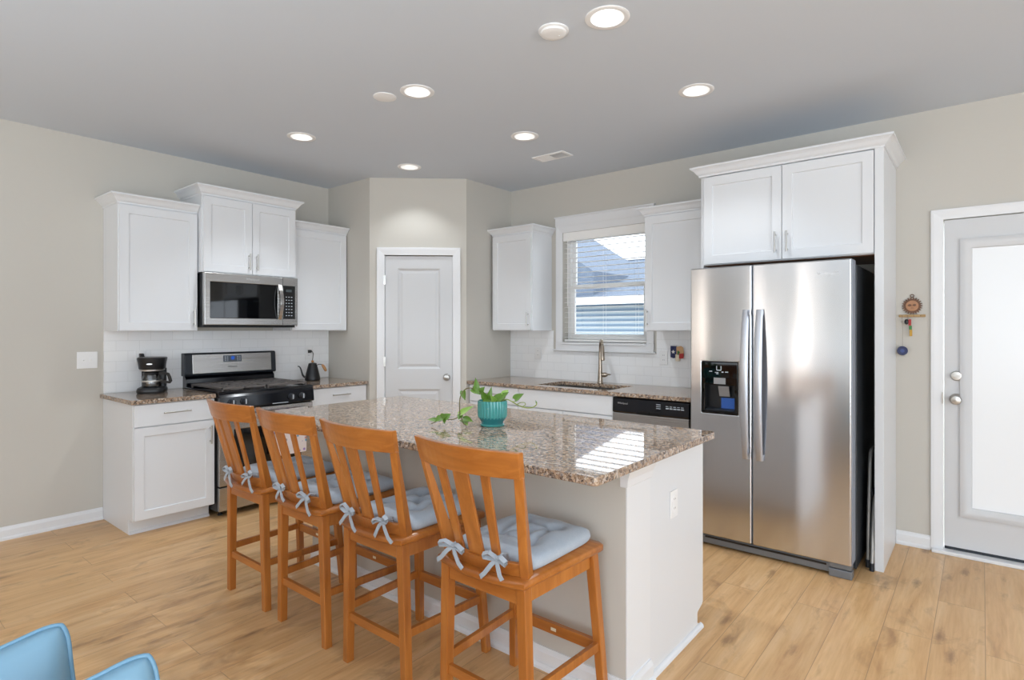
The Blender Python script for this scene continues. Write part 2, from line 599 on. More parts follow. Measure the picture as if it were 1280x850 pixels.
def text_mesh(body, size, extrude=0.0006):
    cu = bpy.data.curves.new('lettering', 'FONT')
    cu.body = body
    cu.size = size
    cu.align_x = 'CENTER'
    cu.align_y = 'CENTER'
    cu.extrude = extrude
    cu.resolution_u = 3
    o = bpy.data.objects.new('lettering', cu)
    COL.objects.link(o)
    bpy.context.view_layer.update()
    me = bpy.data.meshes.new_from_object(o.evaluated_get(bpy.context.evaluated_depsgraph_get()))
    bpy.data.objects.remove(o)
    bpy.data.curves.remove(cu)
    return me

def lettering(name, body, size, c, m, parent, ring=False):
    """raised letters on a face that looks to -y"""
    mb = MB().mesh(text_mesh(body, size)).xf(Matrix.Translation(c) @ Matrix.Rotation(pi / 2, 4, 'X'))
    if ring:
        n = 28
        a, b = size * 2.0, size * 0.62
        mb.tube([(c[0] - size * 0.5 + a * 0.55 * cos(2 * pi * k / n), c[1], c[2] + b * sin(2 * pi * k / n) + 0.15 * a * cos(2 * pi * k / n) * 0.5) for k in range(n)], size * 0.04, 6, ring=True)
    return mb.build(name, m, parent)

R90 = pi / 2

# ------------------------------------------------------------------ the room shell
LIGHTS = [(3.70, -2.24), (3.705, -1.23), (2.446, -2.24), (1.204, -2.237), (2.452, -1.235), (1.21, -1.238)]
LR = 0.078                                   # radius of the hole a downlight sits in

struct(MB().box(-0.15, YN - 0.15, -0.1, XR + 0.15, 0.15, 0).build('floor', M['floor']))

def ceiling():
    mb = MB()
    e = 0.16
    xs = sorted({-0.15, XR + 0.15} | {round(x0 + s * e, 4) for x0 in (1.207, 2.449, 3.7025) for s in (-1, 1)})
    ys = sorted({YN - 0.15, 0.15} | {round(y0 + s * e, 4) for y0 in (-2.239, -1.2345) for s in (-1, 1)})
    bm = mb.bm
    G = {}
    def g(i, j):
        if (i, j) not in G:
            G[i, j] = bm.verts.new((xs[i], ys[j], H))
        return G[i, j]
    for i in range(len(xs) - 1):
        for j in range(len(ys) - 1):
            q = [g(i, j), g(i + 1, j), g(i + 1, j + 1), g(i, j + 1)]
            hit = [l for l in LIGHTS if xs[i] < l[0] < xs[i + 1] and ys[j] < l[1] < ys[j + 1]]
            if not hit:
                bm.faces.new(q)
                continue
            cx, cy = hit[0]
            n = 32
            ring = [bm.verts.new((cx + LR * cos(2 * pi * k / n - 3 * pi / 4), cy + LR * sin(2 * pi * k / n - 3 * pi / 4), H)) for k in range(n)]
            for s in range(4):
                k0 = s * 8
                pts = [ring[(k0 + k) % n] for k in range(9)]
                bm.faces.new([q[s], q[(s + 1) % 4]] + list(reversed(pts)))
    top = [bm.verts.new((x, y, H + 0.25)) for x, y in ((-0.15, YN - 0.15), (XR + 0.15, YN - 0.15), (XR + 0.15, 0.15), (-0.15, 0.15))]
    bm.faces.new(top)
    struct(mb.build('ceiling', M['ceiling']))
ceiling()

struct(MB().box(-0.15, YN, 0, 0, 0.15, H).build('wall_left', M['wall']))

WX0, WX1, WZ0, WZ1 = 1.940, 2.795, 1.265, 2.285     # kitchen window opening
DX0, DX1, DZ1 = 4.795, 5.722, 2.07                  # patio door opening
xs = [0.0, WX0, WX1, DX0, DX1, XR]
zs = [0, WZ0, DZ1, WZ1, H]
struct(MB().slab_holes(xs, zs, {(1, 1), (1, 2), (3, 0), (3, 1)}, 0.0, 0.15).build('wall_far', M['wall']))
ys = [YN] + [v for p in WIN_R for v in p] + [0.0]
struct(MB().slab_holes(ys, [0, 0.25, 2.45, H], {(1, 1), (3, 1)}, XR, XR + 0.15, 'x').build('wall_right', M['wall']))
xs = [-0.15] + [v for p in WIN_N for v in p] + [XR + 0.15]
struct(MB().slab_holes(xs, [0, 0.25, 2.45, H], {(1, 1), (3, 1), (5, 1), (7, 1)}, YN - 0.15, YN, 'y').build('wall_near', M['wall']))

# pantry walls across the corner
PA, PB = Vector((0.658, -1.235)), Vector((1.313, -0.647))
PL = (PB - PA).length
PR = math.atan2((PB - PA).y, (PB - PA).x)
struct(MB().box(0, -1.235, 0, 0.658, -1.14, H).build('wall_pantry_left', M['wall']))
struct(MB().prism([(1.313, -0.647), (1.313, 0.0), (1.215, 0.0), (1.215, -0.60)], 0, H, 'z').build('wall_pantry_right', M['wall']))
o = MB().slab_holes([0, 0.135, 0.758, PL], [0, 2.062, H], {(1, 0)}, 0.0, 0.10).build('wall_pantry_front', M['wall'])
o.location = (PA.x, PA.y, 0)
o.rotation_euler = (0, 0, PR)
struct(o)

def casing(parent, x0, x1, ztop, w, name='casing', z0=0.0, th=0.018):
    """flat door casing with a backband step, on three sides"""
    mb = MB()
    prof = [(0, 0.0), (0, -0.010), (w * 0.25, -0.012), (w * 0.75, -th), (w, -th), (w, 0.0)]
    rows = []
    for o_, y in prof:
        rows.append([(x0 - o_, y, z0), (x0 - o_, y, ztop + o_), (x1 + o_, y, ztop + o_), (x1 + o_, y, z0)])
    rows = [list(r) for r in zip(*rows)]
    mb.loft(rows)
    return mb.build(name, M['trim'], parent, 0.0015)

# pantry door
d1 = thing('door_1', 'white two-panel pantry door in the angled corner wall', 'door', (PA.x, PA.y, 0), PR)
struct(d1)
s0, s1 = 0.141, 0.752
MB().panels([s0, s0 + 0.112, s1 - 0.112, s1], [0.012, 0.235, 0.835, 1.022, 1.942, 2.055], {(1, 1), (1, 3)}, 0.012, 0.047,
            [(0.004, 0.003), (0.016, 0.012), (0.022, 0.012), (0.045, 0.005)]).build('door_slab', M['door'], d1, 0.001)
casing(d1, 0.135, 0.758, 2.062, 0.068)
MB().box(0.1352, 0.0, 0, 0.1395, 0.1, 2.0585).build('jamb', M['trim'], d1)
MB().box(0.7535, 0.0, 0, 0.7578, 0.1, 2.0585).build('jamb', M['trim'], d1)
for z in (1.834, 1.089, 0.28):
    MB().tube([(0.134, -0.006, z - 0.045), (0.134, -0.006, z + 0.045)], 0.006, 10).box(0.126, -0.0115, z - 0.044, 0.147, -0.0065, z + 0.044).build('hinge', M['nickel'], d1, smooth=40)
MB().lathe([(0.032, 0.012), (0.032, 0.004), (0.028, -0.002), (0.011, -0.008), (0.011, -0.03), (0.024, -0.04), (0.029, -0.052), (0.024, -0.064), (0.006, -0.068)], (0.700, 0, 0.945), 24, axis='y').build('knob', M['nickel'], d1, smooth=40)

# patio door with a full glass light
d2 = thing('door_2', 'white exterior door with a bright full-length glass panel', 'door', (0, 0, 0))
struct(d2)
MB().slab_holes([4.801, 4.880, 5.637, 5.716], [0.040, 0.238, 1.938, 2.064], {(1, 1)}, 0.006, 0.05).build('door_slab', M['door'], d2, 0.0015)
rows = []
for o_, y in ((0, 0.006), (0, -0.008), (0.012, -0.014), (0.034, -0.010), (0.056, 0.002), (0.060, 0.016), (0.05, 0.03), (0, 0.03)):
    a, b, c, d_ = 4.878 + o_, 5.639 - o_, 0.236 + o_, 1.94 - o_
    rows.append([(a, y, c), (b, y, c), (b, y, d_), (a, y, d_)])
MB().loft(list(map(list, zip(*rows))), ring=True).build('glazing_bead', M['door'], d2, smooth=40)
MB().box(4.925, 0.016, 0.285, 5.59, 0.022, 1.895).build('pane', M['frost'], d2)
MB().box(4.802, 0.010, 0.0225, 5.715, 0.045, 0.0395).build('sweep', M['charcoal'], d2)
casing(d2, 4.797, 5.720, 2.068, 0.063)
MB().box(4.74, -0.055, 0, 5.776, 0.15, 0.022).build('threshold', M['trim'], d2, 0.004)
mb = MB().lathe([(0.030, 0.006), (0.030, -0.006), (0.026, -0.012), (0.008, -0.013)], (4.861, 0, 1.100), 28, axis='y')
mb.box(4.842, -0.026, 1.095, 4.880, -0.012, 1.105).build('deadbolt', M['nickel'], d2, 0.001, smooth=40)
MB().lathe([(0.034, 0.006), (0.034, 0.0), (0.028, -0.006), (0.012, -0.012), (0.012, -0.034), (0.024, -0.040), (0.029, -0.055), (0.024, -0.068), (0.006, -0.071)], (4.860, 0, 0.955), 28, axis='y').build('knob', M['nickel'], d2, smooth=40)
MB().box(4.7905, -0.0195, 0.925, 4.796, -0.010, 0.995).build('strike_plate', M['nickel'], d2)

# baseboards
def baseboard(name, pts, z=0.086, th=0.014):
    """pts run along the wall foot with the room on the right-hand side"""
    pts = [Vector(p) for p in pts]
    n = len(pts)
    offs = []
    for i in range(n):
        dirs = []
        if i > 0: dirs.append((pts[i] - pts[i - 1]).normalized())
        if i < n - 1: dirs.append((pts[i + 1] - pts[i]).normalized())
        ns = [Vector((d.y, -d.x)) for d in dirs]
        b = sum(ns, Vector((0, 0)))
        b = b / b.dot(ns[0])
        offs.append(b)
    prof = [(0, 0), (th + 0.008, 0), (th + 0.008, 0.012), (th + 0.003, 0.019), (th, 0.022), (th, z - 0.022), (th * 0.55, z - 0.008), (th * 0.4, z), (0, z)]
    secs = [[(p.x + b.x * o_, p.y + b.y * o_, zz) for o_, zz in prof] for p, b in zip(pts, offs)]
    return struct(MB().loft(secs).build(name, M['trim']))
baseboard('baseboard_left', [(0, YN), (0, -3.112)])
baseboard('baseboard_far', [(4.552, 0), (4.733, 0)])
baseboard('baseboard_right', [(5.79, 0), (XR, 0)])
e = (PB - PA).normalized()
baseboard('baseboard_pantry', [(PA.x - 0.0, PA.y), (PA.x + e.x * 0.066, PA.y + e.y * 0.066)])

# kitchen window
w1 = struct(thing('window_1', 'white kitchen window above the sink', 'window', (0, 0, 0)))
def frame(name, x0, z0, x1, z1, wd, y0, y1, m, par, bev=0.002):
    rows = []
    for o_, y in ((0, y0), (wd, y0), (wd, y1), (0, y1)):
        rows.append([(x0 + o_, y, z0 + o_), (x1 - o_, y, z0 + o_), (x1 - o_, y, z1 - o_), (x0 + o_, y, z1 - o_)])
    return MB().loft(list(map(list, zip(*rows))), ring=True).build(name, m, par, bev)
frame('window_frame', WX0 + 0.001, WZ0 + 0.001, WX1 - 0.001, WZ1 - 0.001, 0.032, 0.085, 0.149, M['white_plastic'], w1)
frame('lower_sash', WX0 + 0.034, WZ0 + 0.034, WX1 - 0.034, 1.800, 0.040, 0.088, 0.115, M['white_plastic'], w1)
frame('upper_sash', WX0 + 0.034, 1.768, WX1 - 0.034, WZ1 - 0.034, 0.034, 0.118, 0.145, M['white_plastic'], w1)
MB().box(WX0 + 0.07, 0.100, WZ0 + 0.07, WX1 - 0.07, 0.104, 1.765).build('pane', M['glass'], w1)
MB().box(WX0 + 0.064, 0.130, 1.80, WX1 - 0.064, 0.134, WZ1 - 0.066).build('pane', M['glass'], w1)
# casing with a header cap, stool and apron
casing(w1, WX0, WX1, WZ1, 0.068, z0=WZ0)
MB().box(WX0 - 0.072, -0.022, WZ1 + 0.06, WX1 + 0.072, -0.001, WZ1 + 0.135).build('header_board', M['trim'], w1, 0.002)
MB().box(WX0 - 0.080, -0.030, WZ1 + 0.135, WX1 + 0.080, -0.001, WZ1 + 0.150).build('header_cap', M['trim'], w1, 0.003)
MB().box(WX0 + 0.002, -0.028, WZ0 - 0.022, WX1 - 0.002, 0.086, WZ0 + 0.0).build('stool', M['trim'], w1, 0.004)
MB().box(WX0 - 0.068, -0.020, WZ0 - 0.068, WX1 + 0.068, -0.001, WZ0 - 0.0).build('apron', M['trim'], w1, 0.002)
MB().box(WX0 - 0.100, -0.034, WZ0 - 0.083, WX1 + 0.085, -0.001, WZ0 - 0.068).build('sill_edge', M['trim'], w1, 0.003)

bl = thing('window_blind', 'white horizontal slat blind lowered inside the kitchen window', 'blind', (0, 0, 0))
bx0, bx1 = WX0 + 0.008, WX1 - 0.008
MB().box(bx0, 0.006, WZ1 - 0.055, bx1, 0.066, WZ1 - 0.002).build('head_rail', M['slat'], bl, 0.003)
MB().box(bx0 - 0.004, 0.0, WZ1 - 0.080, bx1 + 0.004, 0.006, WZ1 - 0.001).build('valance', M['slat'], bl, 0.003)
mb = MB()
zt, zb = WZ1 - 0.098, WZ0 + 0.045
ns = 20
for k in range(ns):
    z = zt + (zb - zt) * k / (ns - 1)
    tilt = radians(-1)
    prof = []
    for q in range(5):
        t = -0.024 + 0.048 * q / 4
        prof.append((0.036 + t * cos(tilt), z - t * sin(tilt) + 0.0022 * (1 - (t / 0.024) ** 2)))
    poly = prof + [(y, zz - 0.0024) for y, zz in reversed(prof)]
    mb.prism(poly, bx0 + 0.002, bx1 - 0.002, 'x')
sl = mb.build('slats', M['slat'], bl)
MB().box(bx0 + 0.002, 0.012, WZ0 + 0.004, bx1 - 0.002, 0.060, WZ0 + 0.024).build('bottom_rail', M['slat'], bl, 0.003)
for x in (bx0 + 0.10, (bx0 + bx1) / 2, bx1 - 0.10):
    for y in (0.011, 0.061):
        MB().tube([(x, y, WZ0 + 0.02), (x, y, WZ1 - 0.05)], 0.0009, 5).build('ladder_cord', M['slat'], bl)
MB().tube([(bx0 + 0.05, -0.006, 1.60), (bx0 + 0.05, -0.006, WZ1 - 0.06)], 0.0035, 8).build('tilt_wand', M['slat'], bl)

# neighbour's house seen through the window
nh = thing('neighbouring_house', 'pale sided neighbouring house with grey roof outside the kitchen window', 'house', (-2.2, 7.0, -1.2))
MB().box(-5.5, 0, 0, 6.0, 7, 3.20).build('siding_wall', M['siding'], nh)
MB().prism([(-0.45, 3.16), (-0.45, 3.26), (3.5, 4.56), (7.45, 3.26), (7.45, 3.16), (3.5, 4.46)], -5.9, 6.3, 'x').build('roof', M['shingle'], nh)
MB().prism([(-5.2, 3.90), (-5.2, 3.18), (-2.1, 3.18), (0.35, 3.18), (0.35, 3.90), (-2.4, 5.65)], -0.2, 3.3, 'y').build('front_gable', M['shingle'], nh)
MB().box(-5.9, -0.56, 3.12, 6.3, -0.45, 3.28).build('gutter', M['trim'], nh, 0.01)
MB().box(-5.9, 3.42, 4.55, 6.3, 3.58, 4.63).build('ridge_cap', M['trim'], nh, 0.02)
g = struct(MB().box(-16, 0.16, -1.4, 20, 26, -1.2).build('ground_exterior', mat('pale_ground', (120, 122, 112), 0.9)))

# ------------------------------------------------------------------ ceiling fittings
def downlight(x, y, label, dim=1.0):
    t = thing('recessed_downlight', label, 'ceiling light', (x, y, H), 0, 'recessed ceiling downlights')
    n = 40
    tr = [(LR - 0.004, 0.0), (LR - 0.004, -0.004), (0.094, -0.006), (0.099, -0.003), (0.099, -0.0002)]
    MB().loft([[(r * cos(2 * pi * k / n), r * sin(2 * pi * k / n), z) for r, z in tr] for k in range(n)], ring=True).build('trim_ring', M['can'], t, smooth=40)
    # open stepped baffle: outer shell and inner shell
    prof = [(LR - 0.003, -0.003), (0.066, 0.02), (0.060, 0.045), (0.056, 0.062)]
    rows = prof + [(r + 0.003, z) for r, z in reversed(prof)]
    mb = MB()
    secs = [[(r * cos(2 * pi * k / n), r * sin(2 * pi * k / n), z) for r, z in rows] for k in range(n)]
    mb.loft(secs, ring=True).build('baffle', M['can'], t, smooth=50)
    MB().lathe([(0.0565, 0.060), (0.0565, 0.066)], seg=n).build('lens', M['lens'], t)
    l = bpy.data.lights.new('lamp', 'SPOT')
    l.spot_size = radians(108)
    l.spot_blend = 0.55
    l.shadow_soft_size = 0.03
    l.energy = DOWNLIGHT_POWER * dim
    l.color = (0.90, 0.955, 1.0)
    lo = bpy.data.objects.new('lamp', l)
    COL.objects.link(lo)
    lo.parent = t
    lo.location = (0, 0, 0.025)
    return t
for (x, y), lab in zip(LIGHTS, [
        'largest lit recessed ceiling light beside the smoke detector, over the island end',
        'lit recessed ceiling light in front of the cabinets above the refrigerator',
        'lit recessed ceiling light beside the flat ceiling disc, over the middle of the island',
        'lit recessed ceiling light in front of the microwave cabinet',
        'lit recessed ceiling light just left of the ceiling air vent',
        'lit recessed ceiling light nearest the pantry door']):
    downlight(x, y, lab, 0.45 if x < 1.3 and y > -2 else (0.6 if x > 3 and y > -2 else 1.0))

sd = thing('smoke_detector', 'round white smoke detector beside the largest ceiling light', 'smoke detector', (3.452, -2.300, H))
MB().lathe([(0.070, 0.0), (0.070, -0.006), (0.064, -0.009)], seg=40).build('base', M['white_plastic'], sd, smooth=40)
MB().lathe([(0.060, -0.009), (0.059, -0.018), (0.050, -0.022), (0.03, -0.0235), (0.004, -0.024)], seg=40).build('cover', M['white_plastic'], sd, smooth=40)
MB().lathe([(0.006, -0.0237), (0.006, -0.0255)], (0.02, 0.02, 0), 12).build('test_button', M['plate'], sd)
cs = thing('ceiling_cover_disc', 'flat white disc on the ceiling left of the middle light', 'ceiling disc', (2.237, -2.309, H))
MB().lathe([(0.068, 0.0), (0.068, -0.003), (0.062, -0.005), (0.004, -0.006)], seg=40).build('disc', M['white_plastic'], cs, smooth=40)

av = thing('ceiling_air_vent', 'white rectangular louvred air vent in the ceiling', 'air vent', (2.325, -0.715, H))
frame_o = []
for o_, z in ((0, 0), (0, -0.005), (0.02, -0.008), (0.022, -0.002), (0.022, 0)):
    frame_o.append([(-0.15 + o_, -0.075 + o_, z), (0.15 - o_, -0.075 + o_, z), (0.15 - o_, 0.075 - o_, z), (-0.15 + o_, 0.075 - o_, z)])
MB().loft(list(map(list, zip(*frame_o))), ring=True).build('vent_frame', M['white_plastic'], av)
MB().box(-0.130, -0.055, -0.0005, 0.130, 0.055, 0.0).build('duct_opening', M['charcoal'], av)
mb = MB()
for k in range(12):
    y = -0.050 + 0.1 * k / 11
    mb.beam((-0.130, y, -0.004), (-0.004, y, -0.004), 0.0088, 0.0012, side=(0, 1, -0.25))
mb.build('louvre_bank', M['white_plastic'], av)
mb = MB()
for k in range(12):
    y = -0.050 + 0.1 * k / 11
    mb.beam((0.004, y, -0.004), (0.130, y, -0.004), 0.006, 0.0012, side=(0, 1, 0.8))
mb.build('louvre_bank', M['white_plastic'], av)
MB().box(-0.004, -0.055, -0.006, 0.004, 0.055, -0.0005).build('divider', M['white_plastic'], av)

# ------------------------------------------------------------------ cabinets (local: x along the wall, front to -y)
def pull(parent, p, q, r=0.0055, off=0.030):
    """bar pull on a face at y = p.y"""
    p, q = Vector(p), Vector(q)
    d = (q - p)
    ax = d.normalized()
    ex = ax * 0.018
    y = p.y - off
    mb = MB().tube([(p.x - ex.x, y, p.z - ex.z), (q.x + ex.x, y, q.z + ex.z)], r, 10)
    for a in (p, q):
        mb.tube([(a.x, p.y + 0.001, a.z), (a.x, y, a.z)], r * 0.85, 8)
    return mb.build('handle', M['nickel'], parent, smooth=40)

def shaker(parent, x0, z0, x1, z1, yb, name='door', th=0.02, st=0.057, m=None):
    return MB().panels([x0, x0 + st, x1 - st, x1], [z0, z0 + st, z1 - st, z1], {(1, 1)}, yb - th, yb,
                       [(0.0015, 0.001), (0.003, 0.009)]).build(name, m or M['cab'], parent, 0.0012)
def slab(parent, x0, z0, x1, z1, yb, name='drawer', th=0.02, m=None):
    return MB().box(x0, yb - th, z0, x1, yb, z1).build(name, m or M['cab'], parent, 0.0025)

def upper(label, loc, rz, w, depth, z0, z1, crown_h, doors, handles, L=1, R=1, group='white upper cabinets', out=0.055):
    """doors: list of (x0, x1); handles: list of x, None for none"""
    t = thing('upper_cabinet', label, 'cabinet', (loc[0], loc[1], z0), rz, group)
    h = z1 - z0
    MB().box(0, -depth, 0, w, -0.001, h).build('body', M['cab'], t, 0.0015)
    MB().crown(w, depth + 0.003, h - 0.02, h + crown_h, out, L, R).build('crown_moulding', M['cab'], t)
    for (a, b), hx in zip(doors, handles):
        d = shaker(t, a, 0.006, b, h - 0.028, -depth - 0.0005)
        if hx is not None:
            pull(d, (hx, -depth - 0.0205, 0.055), (hx, -depth - 0.0205, 0.151))
    return t

UZ0, UZ1, UD = 1.372, 2.290, 0.305
upper('white upper cabinet left of the microwave, at the left end of its row', (0, -3.107), R90, 0.526, UD, UZ0, UZ1, 0.046, [(0.006, 0.520)], [0.493], 1, 0)
t = upper('taller white two-door cabinet above the microwave', (0, -2.578), R90, 0.768, 0.38, 1.824, 2.432, 0.054, [(0.006, 0.382), (0.386, 0.762)], [0.352, 0.416], 1, 1)
upper('white upper cabinet between the microwave and the pantry wall', (0, -1.808), R90, 0.567, UD, UZ0, UZ1, 0.046, [(0.004, 0.556)], [0.030], 0, 0)
upper('white upper cabinet left of the kitchen window, in the corner', (1.344, 0), 0, 0.472, UD, UZ0, UZ1, 0.046, [(0.006, 0.466)], [0.440], 1, 1, out=0.05)
upper('white upper cabinet between the kitchen window and the refrigerator', (2.930, 0), 0, 0.548, UD, UZ0, UZ1, 0.046, [(0.006, 0.542)], [0.030], 1, 0, out=0.05)

fc = thing('refrigerator_cabinet', 'deep white two-door cabinet with tall side panel surrounding the refrigerator', 'cabinet', (3.483, 0, 0), 0)
FW, FZ0, FZ1, FD = 1.067, 1.822, 2.440, 0.58
MB().box(0.019, -FD, FZ0, FW - 0.045, -0.001, FZ1).build('body', M['cab'], fc, 0.0015)
MB().box(0, -FD, 0, 0.0185, -0.001, FZ1).build('side_panel', M['cab'], fc, 0.0015)
MB().box(FW - 0.0445, -FD - 0.02, 0, FW, -0.001, FZ1).build('side_panel', M['cab'], fc, 0.0015)
MB().box(0.0195, -FD + 0.03, FZ0 - 0.004, FW - 0.0455, -0.02, FZ0 - 0.0005).build('underside', M['walnut'], fc)
MB().crown(FW, FD + 0.02, FZ1 - 0.015, FZ1 + 0.05, 0.053, 1, 1).build('crown_moulding', M['cab'], fc)
for a, b, hx in ((0.026, 0.522, 0.490), (0.526, 1.018, 0.558)):
    d = shaker(fc, a, FZ0 + 0.006, b, FZ1 - 0.022, -FD - 0.0005)
    pull(d, (hx, -FD - 0.0205, FZ0 + 0.065), (hx, -FD - 0.0205, FZ0 + 0.161))

def base_cab(label, loc, rz, w, fronts, group='white base cabinets', hollow=False):
    """fronts: list of ('drawer'|'door'|'false', x0, x1, z0, z1, handle)"""
    t = thing('base_cabinet', label, 'cabinet', (loc[0], loc[1], 0), rz, group)
    top = 0.69 if hollow else 0.8835
    MB().prism([(-0.001, 0.0), (-0.001, top), (-0.609, top), (-0.609, 0.100), (-0.525, 0.100), (-0.525, 0.0)], 0, w, 'x').build('body', M['cab'], t, 0.0015)
    if hollow:
        for a in (0.0, w - 0.016):
            MB().box(a, -0.609, 0.6905, a + 0.016, -0.001, 0.8835).build('side_panel', M['cab'], t)
        MB().box(0.0165, -0.609, 0.6905, w - 0.0165, -0.592, 0.8835).build('front_rail', M['cab'], t)
    MB().prism([(-0.5255, 0.0), (-0.543, 0.0), (-0.541, 0.010), (-0.534, 0.017), (-0.5255, 0.019)], 0.002, w - 0.002, 'x').build('shoe_moulding', M['cab'], t)
    for kind, x0, x1, z0, z1, hd in fronts:
        if kind == 'door':
            d = shaker(t, x0, z0, x1, z1, -0.6095)
            if hd is not None:
                pull(d, (hd, -0.630, z1 - 0.150), (hd, -0.630, z1 - 0.054))
        else:
            d = slab(t, x0, z0, x1, z1, -0.6095, 'drawer' if kind == 'drawer' else 'false_front')
            if kind == 'drawer':
                c = (x0 + x1) / 2
                pull(d, (c - 0.07, -0.630, (z0 + z1) / 2 + 0.01), (c + 0.07, -0.630, (z0 + z1) / 2 + 0.01))
    return t
base_cab('white base cabinet under the coffee maker, left of the range', (0, -3.110), R90, 0.522,
         [('drawer', 0.004, 0.518, 0.732, 0.878, 1), ('door', 0.004, 0.518, 0.108, 0.724, 0.486)])
base_cab('white base cabinet under the kettle, right of the range', (0, -1.806), R90, 0.568,
         [('drawer', 0.004, 0.556, 0.732, 0.878, 1), ('door', 0.004, 0.556, 0.108, 0.724, 0.03)])
base_cab('white base cabinet in the corner beside the pantry, left of the sink cabinet', (1.316, 0), 0, 0.592,
         [('drawer', 0.03, 0.590, 0.732, 0.878, 0), ('door', 0.03, 0.590, 0.108, 0.724, 0.55)])
base_cab('white sink base cabinet with a wide blank front under the faucet', (1.910, 0), 0, 0.915,
         [('false', 0.003, 0.912, 0.732, 0.878, None), ('door', 0.003, 0.456, 0.108, 0.724, 0.42), ('door', 0.460, 0.912, 0.108, 0.724, 0.495)], hollow=True)

# countertops
GZ0, GZ1 = 0.884, 0.914
def counter(label, x0, y0, x1, y1, bev=0.004):
    o = MB().box(x0, y0, GZ0, x1, y1, GZ1).build('countertop', M['granite'], None, bev, seg=3)
    return tag(o, label, 'countertop', 'granite countertops')
counter('speckled granite countertop under the coffee maker', 0.001, -3.130, 0.645, -2.587)
counter('speckled granite countertop under the kettle', 0.001, -1.807, 0.645, -1.237)
SX0, SX1, SY0, SY1 = 2.035, 2.745, -0.545, -0.150
ob = MB().slab_holes([1.3145, SX0, SX1, 3.478], [-0.645, SY0, SY1, -0.001], {(1, 1)}, GZ0, GZ1, 'z').build('countertop', M['granite'], None, 0.003)
tag(ob, 'long speckled granite countertop around the sink under the window', 'countertop', 'granite countertops')

# backsplash tiles (structure)
t1 = MB().box(0, -0.008, GZ1 + 0.0005, 1.870, -0.0005, UZ0).build('trim_1', M['tile'])
t1.location = (0, -3.107, 0); t1.rotation_euler = (0, 0, R90); struct(t1)
t2 = MB().slab_holes([1.3135, WX0 - 0.105, WX1 + 0.09, 3.4825], [GZ1 + 0.0005, 1.178, UZ0 - 0.001], {(1, 1)}, -0.008, -0.0005).build('trim_2', M['tile'])
struct(t2)

# ------------------------------------------------------------------ sink and faucet
sk = thing('kitchen_sink', 'undermount double bowl stainless sink below the window', 'sink', (0, 0, 0))
mid = (SX0 + SX1) / 2 + 0.02
for a, b in ((SX0 - 0.003, mid - 0.012), (mid + 0.012, SX1 + 0.003)):
    rows = []
    for o_, z in ((0.0, 0.8835), (0.0, 0.80), (0.01, 0.72), (0.03, 0.705), (0.033, 0.700), (-0.004, 0.700), (-0.004, 0.8835)):
        rows.append([(a + o_, SY0 - 0.003 + o_, z), (b - o_, SY0 - 0.003 + o_, z), (b - o_, SY1 + 0.003 - o_, z), (a + o_, SY1 + 0.003 - o_, z)])
    mb = MB().loft(list(map(list, zip(*rows))), ring=True)
    mb.box(a + 0.025, SY0 + 0.024, 0.699, b - 0.025, SY1 - 0.024, 0.706)
    mb.build('bowl', M['steel'], sk, smooth=40)

fa = thing('kitchen_faucet', 'satin nickel pull-down faucet behind the sink under the window', 'faucet', (2.405, -0.105, GZ1), radians(30))
MB().lathe([(0.026, 0.0), (0.027, 0.004), (0.024, 0.012), (0.021, 0.05), (0.019, 0.10), (0.0165, 0.15), (0.0145, 0.24), (0.013, 0.262), (0.004, 0.266)], seg=24).build('body', M['faucet'], fa, smooth=40)
arc = [(0, 0, 0.24)] + [(0.028 * (1 - cos(a)) * 0.35, -0.068 * (1 - cos(a)), 0.27 + 0.105 * sin(a)) for a in [pi * k / 14 for k in range(12)]]
mb = MB().tube(arc, 0.0125, 14)
mb.build('spout_neck', M['faucet'], fa, smooth=40)
e0 = Vector(arc[-1]); dr = Vector((0.004, -0.030, -0.13))
MB().tube([e0, e0 + dr * 0.15, e0 + dr * 0.55, e0 + dr * 0.92, e0 + dr], [0.0135, 0.0165, 0.0185, 0.0195, 0.016], 18).build('spray_head', M['faucet'], fa, smooth=40)
MB().tube([(0.015, 0, 0.072), (0.032, -0.004, 0.074), (0.050, -0.008, 0.076), (0.064, -0.010, 0.076)], [0.019, 0.021, 0.019, 0.010], 16).tube([(0.058, -0.01, 0.078), (0.076, -0.013, 0.079), (0.092, -0.018, 0.077)], [0.008, 0.007, 0.004], 10).build('lever_handle', M['faucet'], fa, smooth=40)

# ------------------------------------------------------------------ dishwasher
dw = thing('dishwasher', 'stainless dishwasher with a black control panel beside the refrigerator', 'dishwasher', (2.829, 0, 0))
W = 0.592
MB().box(0.004, -0.58, 0.10, W - 0.004, -0.02, 0.878).build('tub', M['charcoal'], dw)
MB().box(0.0, -0.640, 0.115, W, -0.583, 0.764).build('door', M['steel'], dw, 0.005)
pn = MB().prism([(-0.583, 0.766), (-0.640, 0.766), (-0.644, 0.776), (-0.640, 0.868), (-0.632, 0.8765), (-0.583, 0.8765)], 0.0, W, 'x').build('control_panel', M['black_gloss'], dw, 0.002)
MB().box(0.20, -0.6455, 0.7665, 0.385, -0.6405, 0.792).build('pocket_handle', M['black_glass'], dw, 0.002)
lettering('badge', 'Whirlpool', 0.020, (0.085, -0.6445, 0.836), M['logo'], pn)
for k in range(3):
    MB().box(0.352 + 0.0 * k, -0.6445, 0.846 - 0.014 * k, 0.385, -0.6415, 0.850 - 0.014 * k).build('button_print', M['icon'], pn)
for k in range(5):
    MB().box(0.425 + 0.028 * k, -0.6445, 0.838 - 0.0, 0.443 + 0.028 * k, -0.6415, 0.842).build('button_print', M['icon'], pn)
    MB().box(0.425 + 0.028 * k, -0.6445, 0.822, 0.446 + 0.028 * k, -0.6415, 0.830).build('button_print', M['icon'], pn)
